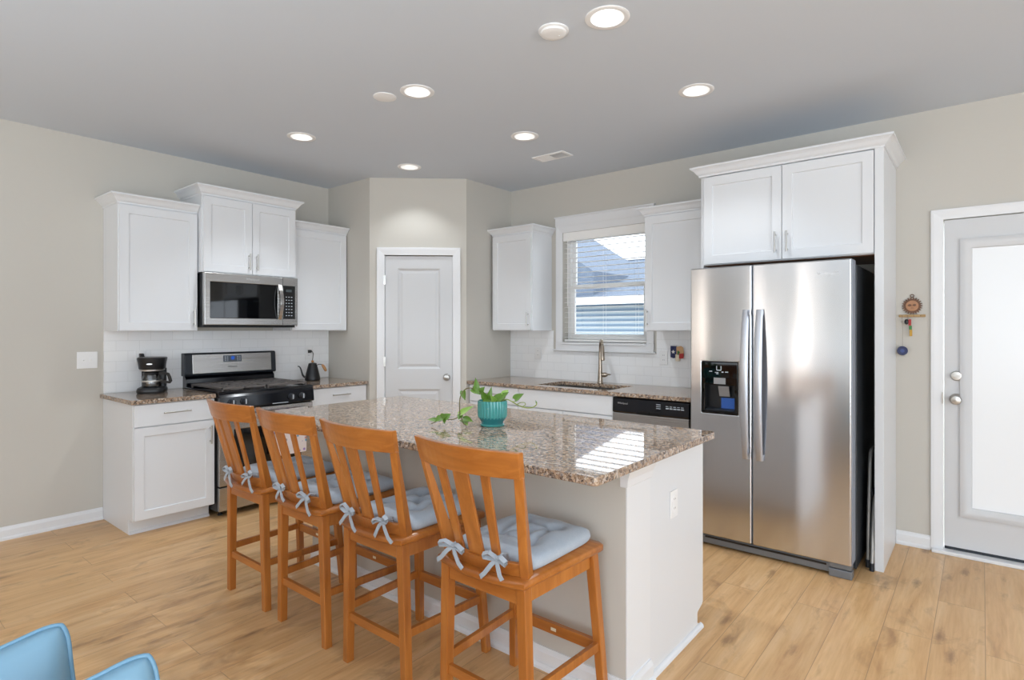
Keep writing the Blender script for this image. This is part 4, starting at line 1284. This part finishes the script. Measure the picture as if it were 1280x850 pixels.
bo = thing('striped_key_fob', 'red, green and yellow striped fob hanging from the sun key rack', 'key fob', (4.615, -0.0255, 1.470), 0)
MB().tube([(0, 0, -0.0005), (0.002, 0, -0.012), (0.001, 0, -0.022)], 0.0012, 6).build('cord', M['thread'], bo)
MB().sphere((-0.006, 0, -0.036), 0.015, 0.8, 0.5, 1.2).build('black_bead', M['black'], bo, smooth=179)
for a, b, mm in ((-0.020, -0.060, 'red'), (-0.0605, -0.086, 'green'), (-0.0865, -0.128, 'yellow')):
    MB().box(0.002 + (-a) * 0.08, -0.004, b, 0.017 + (-a) * 0.08, 0.004, a).build(mm + '_stripe', M[mm], bo, 0.002)
bd = thing('blue_disc_trinket', 'round dark blue glass disc on a thread hanging from the sun key rack', 'trinket', (4.585, -0.0255, 1.470), 0)
MB().tube([(0, 0, 0), (0.003, 0, -0.09), (0.002, 0, -0.193)], 0.0009, 6).build('thread', M['thread'], bd)
MB().lathe([(0.026, -0.004), (0.029, -0.001), (0.029, 0.003), (0.026, 0.006)], (0.002, 0, -0.222), 32, axis='y').build('disc', M['navy'], bd, smooth=40)
MB().lathe([(0.012, -0.0062), (0.012, -0.0038)], (0.002, 0, -0.222), 20, axis='y').build('disc_centre', mat('mid_blue', (52, 70, 130), 0.25), bd, smooth=40)

# ------------------------------------------------------------------ counter stools (local: sitter looks to +y)
SEAT = 0.603
def seat_outline(z, grow=0.0):
    pts = []
    n = 12
    for k in range(n + 1):                                   # rear edge, left to right, bowed back
        s = -1 + 2 * k / n
        pts.append((s * (0.192 + grow), -0.236 - grow - 0.030 * (1 - s * s), z))
    for k in range(5):                                       # front right corner
        a = pi / 2 * k / 4
        pts.append((0.190 + grow + 0.025 * cos(a), 0.197 + grow + 0.025 * sin(a), z))
    for k in range(5):
        a = pi / 2 + pi / 2 * k / 4
        pts.append((-0.190 - grow + 0.025 * cos(a), 0.197 + grow + 0.025 * sin(a), z))
    return pts
def back_y(x, z, hw=0.22):
    f = (z - 0.60) / 0.425
    ye = -0.200 - 0.102 * f
    sag = 0.030 + 0.030 * f
    return ye - sag * (1 - (x / hw) ** 2)

def make_stool():
    t = thing('counter_stool', 'stool', 'stool', (0, 0, 0), 0, 'honey oak counter stools')
    MB().loft([seat_outline(SEAT - 0.028, -0.006), seat_outline(SEAT - 0.022), seat_outline(SEAT - 0.006), seat_outline(SEAT, -0.006)]).build('seat', M['oak_h'], t, smooth=50)
    zr = SEAT - 0.0285
    # aprons
    MB().box(-0.150, -0.222, zr - 0.055, 0.150, -0.202, zr).build('apron', M['oak_h'], t, 0.002)
    MB().box(-0.165, 0.165, zr - 0.055, 0.165, 0.185, zr).build('apron', M['oak_h'], t, 0.002)
    for s in (-1, 1):
        MB().beam((s * 0.163, -0.190, zr - 0.0275), (s * 0.176, 0.160, zr - 0.0275), 0.020, 0.055, side=(1, 0, 0)).build('apron', M['oak'], t, 0.002)
    # legs
    for s in (-1, 1):
        MB().beam((s * 0.186, -0.203, 0.0), (s * 0.168, -0.208, zr), 0.032, 0.034, 0.037, 0.038).build('leg', M['oak'], t, 0.003)
        MB().beam((s * 0.213, 0.216, 0.0), (s * 0.180, 0.178, zr), 0.030, 0.032, 0.036, 0.036).build('leg', M['oak'], t, 0.003)
    def at(s, front, z):
        f = z / zr
        if front:
            return Vector((s * (0.213 - 0.033 * f), 0.216 - 0.038 * f, z))
        return Vector((s * (0.186 - 0.018 * f), -0.203 - 0.005 * f, z))
    # stretchers
    a, b = at(-1, False, 0.195), at(1, False, 0.195)
    MB().beam(a, b, 0.018, 0.034, side=(0, 1, 0)).build('stretcher', M['oak_h'], t, 0.002)
    for s in (-1, 1):
        MB().beam(at(s, False, 0.232), at(s, True, 0.232), 0.018, 0.032, side=(1, 0, 0)).build('stretcher', M['oak'], t, 0.002)
    fs = MB().beam(at(-1, True, 0.225), at(1, True, 0.225), 0.020, 0.042, side=(0, 1, 0)).build('footrest', M['oak_h'], t, 0.002)
    MB().box(-0.010, at(1, True, 0.225).y - 0.0112, 0.219, 0.014, at(1, True, 0.225).y - 0.0102, 0.231).build('maker_sticker', M['cream'], fs)
    # back: posts, crest rail, lower rail, three slats
    for s in (-1, 1):
        secs = []
        for k in range(7):
            f = k / 6
            z = SEAT - 0.001 + (0.945 - SEAT) * f
            x = s * (0.170 + 0.040 * f)
            y = -0.200 - 0.102 * (z - 0.60) / 0.425
            w_, d_ = 0.032 - 0.002 * f, 0.046 - 0.028 * f
            an = s * radians(19)
            secs.append([(x + a * cos(an) - b * sin(an), y + a * sin(an) + b * cos(an), z) for a, b in ((-w_ / 2, -0.012), (w_ / 2, -0.012), (w_ / 2, -0.012 + d_), (-w_ / 2, -0.012 + d_))])
        MB().loft(secs).build('back_post', M['oak'], t, 0.003)
    def curved(name, z0f, z1f, hw0, hw1, th, m, n=16):
        secs = []
        for k in range(n + 1):
            s = -1 + 2 * k / n
            row = []
            for (zf, hw), o_ in (((z0f, hw0), -1), ((z0f, hw0), 1), ((z1f, hw1), 1), ((z1f, hw1), -1)):
                z = zf(s)
                x = s * hw
                f = (z - 0.60) / 0.425
                y = -0.200 - 0.102 * f - (0.030 + 0.022 * f) * (1 - s * s)
                row.append((x, y + o_ * th / 2, z))
            secs.append(row)
        return MB().loft(secs).build(name, m, t, 0.003)
    curved('crest_rail', lambda s: 0.938, lambda s: 1.022 + 0.004 * (1 - s * s), 0.222, 0.231, 0.024, M['oak_h'])
    curved('lower_rail', lambda s: SEAT + 0.0005, lambda s: SEAT + 0.046, 0.158, 0.162, 0.020, M['oak_h'])
    for sx, w_, in ((-0.47, 0.033), (0.0, 0.064), (0.47, 0.033)):
        secs = []
        for k in range(7):
            f = k / 6
            z = SEAT + 0.040 + (0.945 - SEAT - 0.040) * f
            x = sx * (0.172 + 0.036 * f)
            ff = (z - 0.60) / 0.425
            y = -0.200 - 0.102 * ff - (0.026 + 0.018 * ff) * (1 - sx * sx)
            secs.append([(x - w_ / 2, y - 0.006, z), (x + w_ / 2, y - 0.006, z), (x + w_ / 2, y + 0.006, z), (x - w_ / 2, y + 0.006, z)])
        MB().loft(secs).build('back_slat', M['oak'], t, 0.002)
    return t

STOOLS = [2.065, 2.585, 3.115, 3.697]
SY = -2.842
stool = make_stool()
labels = ['honey oak counter stool nearest the range, leftmost of the four',
          'honey oak counter stool second from the range',
          'honey oak counter stool third from the range, left of the nearest stool',
          'honey oak counter stool closest to the island end, nearest of the four']
for k, x in enumerate(STOOLS):
    o = stool if k == 0 else copy_tree(stool)
    o.location = (x, SY, 0)
    o['label'] = labels[k]

# tufted cushions with tied ribbons
def pad(hw, hd, T, tufts, n=28, ear=0.0, pw=0.45, wav=0.0, seed=0):
    mb = MB()
    bm = mb.bm
    r_ = random.Random(seed)
    ph = [r_.uniform(0, 6) for _ in range(4)]
    def xy(u, v):
        x = u * hw * (1 - ear * (1 - v * v) + 0.0)
        y = v * hd * (1 - ear * (1 - u * u))
        if ear:
            q = max(0.0, abs(u) + abs(v) - 1.72) / 0.28
            x *= 1 - 0.06 * q * q; y *= 1 - 0.06 * q * q
        if ear == 0:
            k = 0.10                                         # soft corners
            x *= 1 - k * abs(v) ** 6; y *= 1 - k * abs(u) ** 6
        return x, y
    def tk(u, v):
        e_ = max(0.0, 1 - max(abs(u), abs(v)) ** 3.0) ** pw if ear == 0 else (max(0, 1 - u * u) * max(0, 1 - v * v)) ** pw
        d = 0.0
        for a, b in tufts:
            d += 0.85 * math.exp(-(((u - a) / 0.15) ** 2 + ((v - b) / 0.15) ** 2))
        for a, b in tufts:
            for a2, b2 in tufts:
                if (a, b) < (a2, b2) and abs(a - a2) + abs(b - b2) < 0.9:
                    den = (a2 - a) ** 2 + (b2 - b) ** 2
                    q = max(0, min(1, ((u - a) * (a2 - a) + (v - b) * (b2 - b)) / den))
                    dd = (u - a - q * (a2 - a)) ** 2 + (v - b - q * (b2 - b)) ** 2
                    d += 0.34 * math.exp(-dd / 0.005)
        w = wav * (sin(5 * u + ph[0]) * sin(4 * v + ph[1]) + 0.6 * sin(9 * u + 5 * v + ph[2]))
        return T * e_ * max(0.12, 1 - min(0.88, d) + w)
    top, bot = {}, {}
    for i in range(n + 1):
        for j in range(n + 1):
            u, v = -1 + 2 * i / n, -1 + 2 * j / n
            x, y = xy(u, v)
            rim = i in (0, n) or j in (0, n)
            if ear == 0:
                zb, zt = (0.3 * T, 0.3 * T) if rim else (0.0 if max(abs(u), abs(v)) < 0.9 else 0.1 * T, 0.3 * T + 0.7 * tk(u, v))
            else:
                zb, zt = (0.0, 0.0) if rim else (-tk(u, v) * 0.5, tk(u, v) * 0.5)
            top[i, j] = bm.verts.new((x, y, zt))
            bot[i, j] = top[i, j] if rim else bm.verts.new((x, y, zb))
    for i in range(n):
        for j in range(n):
            bm.faces.new((top[i, j], top[i + 1, j], top[i + 1, j + 1], top[i, j + 1]))
            bm.faces.new((bot[i, j + 1], bot[i + 1, j + 1], bot[i + 1, j], bot[i, j]))
    return mb

def bow(parent, x, rv):
    """ribbon tied round the lower back rail behind a slat"""
    z = SEAT + 0.052 + rv.uniform(-0.004, 0.008)
    f = (z - 0.60) / 0.425
    y = -0.200 - 0.102 * f - 0.032 * (1 - (x / 0.17) ** 2) - 0.020
    mb = MB()
    mb.sphere((x, y, z), 0.009, 1.0, 0.8, 1.0, 10, 7)
    up = (0, -1, 0.2)
    for s in (-1, 1):
        L = rv.uniform(0.040, 0.060)
        dz = rv.uniform(-0.004, 0.022)
        mb.strip([(x, y, z), (x + s * L * 0.5, y - 0.012, z + dz + 0.010), (x + s * L, y - 0.014, z + dz), (x + s * L * 0.95, y - 0.010, z + dz - 0.012), (x + s * L * 0.5, y - 0.006, z - 0.004), (x, y, z - 0.001)], 0.015, 0.003, (0.25 * s, -0.5, 0.8))
        T = rv.uniform(0.06, 0.10)
        lean = s * rv.uniform(0.35, 0.8)
        mb.strip([(x, y, z - 0.002), (x + lean * T * 0.3, y - 0.010, z - T * 0.22), (x + lean * T * 0.7, y - 0.014, z - T * 0.55), (x + lean * T, y - 0.012, z - T * 0.72)], 0.015, 0.003, up)
    # strap from the knot over the rail to the cushion
    mb.strip([(x, y + 0.002, z), (x, y + 0.020, z + 0.010), (x + 0.002, y + 0.045, z + 0.004), (x + 0.003, y + 0.062, SEAT + 0.022)], 0.011, 0.003, (0, 0.2, 1))
    return mb.build('ribbon_tie', M['tie'], parent, smooth=50)

cl = ['grey-blue tufted seat cushion on the stool nearest the range', 'grey-blue tufted seat cushion on the second stool from the range',
      'grey-blue tufted seat cushion on the third stool from the range', 'grey-blue tufted seat cushion on the stool closest to the island end']
for k, x in enumerate(STOOLS):
    c = thing('seat_cushion', cl[k], 'cushion', (x, SY, 0), 0, 'tufted stool cushions')
    tf = [(-0.42, -0.42), (0.42, -0.42), (-0.42, 0.42), (0.42, 0.42), (0, 0)]
    pad(0.182, 0.200, 0.064, tf, n=40, seed=k, wav=0.07).xf(Matrix.Translation((0, 0.020, SEAT + 0.0008))).build('pad', M['cushion'], c, smooth=179)
    rv = random.Random(30 + k)
    bow(c, -0.098 + rv.uniform(-0.008, 0.008), rv)
    bow(c, 0.100 + rv.uniform(-0.008, 0.008), rv)

# ------------------------------------------------------------------ potted pothos on the island
pp = thing('potted_pothos', 'trailing pothos plant in a fluted teal pot on the island', 'potted plant', (3.118, -2.346, GZ1))
flute = lambda a, z: 1 + (0.055 * abs(cos(13 * a)) ** 0.7 - 0.03 if 0.040 < z < 0.120 else 0)
prof = [(0.057, 0.0), (0.060, 0.003), (0.060, 0.009), (0.055, 0.012), (0.055, 0.020), (0.064, 0.032), (0.069, 0.041), (0.071, 0.052), (0.0715, 0.09), (0.0710, 0.117), (0.0715, 0.124), (0.066, 0.124), (0.064, 0.09), (0.058, 0.06)]
MB().lathe(prof, seg=156, fn=flute).build('pot', M['pot'], pp, smooth=50)
MB().lathe([(0.0555, 0.0122), (0.0564, 0.015), (0.0564, 0.021), (0.0655, 0.0325), (0.0705, 0.0412), (0.0712, 0.045), (0.0665, 0.0445), (0.056, 0.035), (0.052, 0.02)], seg=52).build('glaze_band', M['pot_base'], pp, smooth=50)
MB().lathe([(0.060, 0.075), (0.0645, 0.104), (0.03, 0.110), (0.005, 0.112)], seg=24).build('soil', M['soil'], pp, smooth=50)
CR, CF = Vector((0.774, 0.633, 0)), Vector((-0.633, 0.774, 0))     # plant spreads roughly along CR
def V3(r, z, f=0.0):
    return CR * r + CF * f + Vector((0, 0, z))
def smooth_path(pts, n=6):
    out = []
    P = [pts[0]] + list(pts) + [pts[-1]]
    for i in range(1, len(P) - 2):
        for k in range(n):
            t = k / n
            a, b, c, d = P[i - 1], P[i], P[i + 1], P[i + 2]
            out.append(0.5 * ((2 * b) + (c - a) * t + (2 * a - 5 * b + 4 * c - d) * t * t + (3 * b - a - 3 * c + d) * t ** 3))
    out.append(pts[-1])
    return out
def leaf_mesh(mb, base, tip, wid, normal, curl=0.25):
    base, tip = Vector(base), Vector(tip)
    ax = tip - base
    L = ax.length
    ax.normalize()
    nrm = Vector(normal)
    nrm = (nrm - ax * nrm.dot(ax)).normalized()
    sd = ax.cross(nrm)
    rows = []
    n = 10
    for k in range(n + 1):
        s = k / n
        w = wid * (sin(pi * min(1, s * 0.93 + 0.07) ** 0.62)) * (1 - 0.12 * s)
        if k == n: w = 0.0004
        c = base + ax * (L * s) - nrm * (curl * L * s * s * 0.5)
        lift = 0.30 * w
        row = [c - sd * w + nrm * lift - ax * (0.10 * L * (1 - s) ** 3), c - sd * w * 0.5 + nrm * lift * 0.35, c, c + sd * w * 0.5 + nrm * lift * 0.35, c + sd * w + nrm * lift - ax * (0.10 * L * (1 - s) ** 3)]
        rows.append(row + [p - nrm * 0.0006 for p in reversed(row)])
    mb.loft(rows)
def vine(pts, leaves, m='stem', r=0.0028):
    p = smooth_path(pts)
    v = MB().tube(p, r, 8).build('vine', M[m], pp, smooth=60)
    for base, tip, wid, nrm, mm in leaves:
        mb = MB()
        leaf_mesh(mb, base, tip, wid * 1.3, nrm)
        mb.build('leaf', M[mm], v, smooth=60)
    return v
toCam = -CF
U = Vector((0, 0, 1))
# long vine: up over the left, down to the granite, then trailing left
vine([V3(-0.01, 0.10), V3(-0.035, 0.135), V3(-0.075, 0.170), V3(-0.110, 0.185), V3(-0.140, 0.172), V3(-0.158, 0.140), V3(-0.162, 0.10), V3(-0.160, 0.060), V3(-0.150, 0.035, -0.01), V3(-0.140, 0.014, -0.03), V3(-0.125, 0.009, -0.04)],
     [(V3(-0.080, 0.172), V3(-0.080, 0.235, 0.005), 0.014, toCam + CR * 0.6, 'leaf'),
      (V3(-0.100, 0.180), V3(-0.058, 0.155, -0.02), 0.013, toCam + U * 0.5, 'leaf'),
      (V3(-0.060, 0.160), V3(-0.040, 0.192, -0.01), 0.015, toCam + U, 'leaf'),
      (V3(-0.030, 0.130), V3(-0.055, 0.172, -0.015), 0.015, toCam - CR * 0.3, 'leaf'),
      (V3(-0.025, 0.120), V3(0.000, 0.190, 0.0), 0.013, toCam + CR * 0.5, 'leaf'),
      (V3(-0.145, 0.170), V3(-0.136, 0.125, -0.012), 0.013, toCam - CR * 0.4, 'leaf'),
      (V3(-0.160, 0.055), V3(-0.095, 0.100, 0.02), 0.015, toCam * 0.6 + U, 'leaf_light'),
      (V3(-0.156, 0.050), V3(-0.166, 0.034, -0.02), 0.012, toCam + U, 'leaf'),
      (V3(-0.148, 0.030), V3(-0.095, 0.032, -0.045), 0.018, toCam * 0.8 + U, 'leaf'),
      (V3(-0.142, 0.020), V3(-0.118, 0.016, -0.055), 0.012, toCam * 0.5 + U, 'leaf_light')])
vine([V3(-0.158, 0.055), V3(-0.172, 0.040, -0.005), V3(-0.200, 0.030, -0.01), V3(-0.230, 0.034, -0.012), V3(-0.250, 0.040, -0.010), V3(-0.275, 0.022, -0.012), V3(-0.300, 0.010, -0.012)],
     [(V3(-0.235, 0.036, -0.012), V3(-0.205, 0.060, 0.0), 0.016, toCam + U, 'leaf'),
      (V3(-0.250, 0.040, -0.010), V3(-0.222, 0.056, -0.02), 0.014, toCam + U * 0.6, 'leaf'),
      (V3(-0.250, 0.040, -0.010), V3(-0.278, 0.026, -0.03), 0.015, toCam + U, 'leaf'),
      (V3(-0.275, 0.026, -0.012), V3(-0.318, 0.034, -0.01), 0.013, U + toCam * 0.5, 'leaf'),
      (V3(-0.235, 0.034, -0.012), V3(-0.232, 0.014, -0.03), 0.008, toCam, 'leaf')], r=0.0024)
# right-hand vines
vine([V3(0.02, 0.10), V3(0.045, 0.118), V3(0.060, 0.135), V3(0.065, 0.150)],
     [(V3(0.010, 0.112), V3(0.075, 0.170, -0.01), 0.024, toCam * 0.7 + U, 'leaf'),
      (V3(0.055, 0.150), V3(0.078, 0.176, 0.015), 0.014, toCam * 0.7 + U, 'leaf_light'),
      (V3(0.005, 0.115), V3(-0.055, 0.118, -0.045), 0.024, toCam * 0.6 + U, 'leaf'),
      (V3(0.015, 0.112), V3(-0.005, 0.150, -0.035), 0.013, toCam + CR * 0.3, 'leaf_light'),
      (V3(-0.010, 0.110), V3(-0.020, 0.100, -0.075), 0.016, U + toCam * 0.4, 'leaf_light')], 'stem_green')
vine([V3(0.03, 0.105), V3(0.065, 0.128), V3(0.095, 0.118), V3(0.125, 0.100), V3(0.160, 0.088), V3(0.195, 0.088), V3(0.215, 0.100), V3(0.218, 0.112)],
     [(V3(0.110, 0.126), V3(0.152, 0.160, 0.0), 0.018, toCam * 0.7 + U, 'leaf'),
      (V3(0.218, 0.108), V3(0.212, 0.124), 0.003, toCam, 'leaf')], 'stem_green', 0.0026)
vine([V3(0.095, 0.118), V3(0.112, 0.118), V3(0.125, 0.128), V3(0.112, 0.127)], [], 'stem_green', 0.002)
vine([V3(0.12, 0.103), V3(0.138, 0.112), V3(0.158, 0.112), V3(0.162, 0.102), V3(0.150, 0.093)], [], 'stem_green', 0.002)

# ------------------------------------------------------------------ blue pillows at the lower left, on their sofa
def pillow(label, tip, rz, hw, lean, roll):
    """square piped pillow; tip = world place of the visible top corner"""
    hd_ = hw
    Mx = Matrix.Rotation(rz, 4, 'Z') @ Matrix.Rotation(lean, 4, 'X') @ Matrix.Rotation(roll, 4, 'Z')
    corner = Mx @ Vector((hw * 0.94, hd_ * 0.94, 0))
    loc = Vector(tip) - corner
    t = thing('blue_pillow', label, 'pillow', loc, 0, 'blue piped pillows')
    pad(hw, hd_, 0.14, [], 26, 0.07, 0.42).xf(Mx).build('pillow_body', M['leather'], t, smooth=179)
    pts = []
    n = 20
    ear = 0.07
    for e_ in range(4):
        for k in range(n):
            q = -cos(pi * k / n)
            u, v = ((q, -1), (1, q), (-q, 1), (-1, -q))[e_]
            qq = 1 - 0.06 * (max(0.0, abs(u) + abs(v) - 1.72) / 0.28) ** 2
            pts.append(Mx @ Vector((u * hw * qq * (1 - ear * (1 - v * v)), v * hd_ * qq * (1 - ear * (1 - u * u)), 0)))
    MB().tube(pts, 0.0045, 8, ring=True).build('piping', M['piping'], t, smooth=179)
    return t
pillow('blue leather pillow in the lower left corner, the taller of two', (3.567, -4.160, 0.80), radians(64), 0.20, radians(72), radians(14))
pillow('blue leather pillow in the lower left corner, the lower and right-hand one', (3.832, -4.095, 0.806), radians(64), 0.20, radians(72), radians(14))
so = thing('sofa', 'slate upholstered seat standing under the two blue pillows', 'sofa', (3.50, -4.45, 0))
MB().box(-0.7, -0.42, 0.10, 0.55, 0.42, 0.20).build('frame', M['sofa'], so, 0.02)
MB().box(-0.68, -0.40, 0.202, 0.53, 0.40, 0.33).build('seat_pad', M['sofa'], so, 0.03, seg=4)
for x in (-0.6, 0.46):
    for y in (-0.36, 0.36):
        MB().lathe([(0.02, 0.0), (0.025, 0.10)], (x, y, 0), 14).build('leg', M['oak'], so)
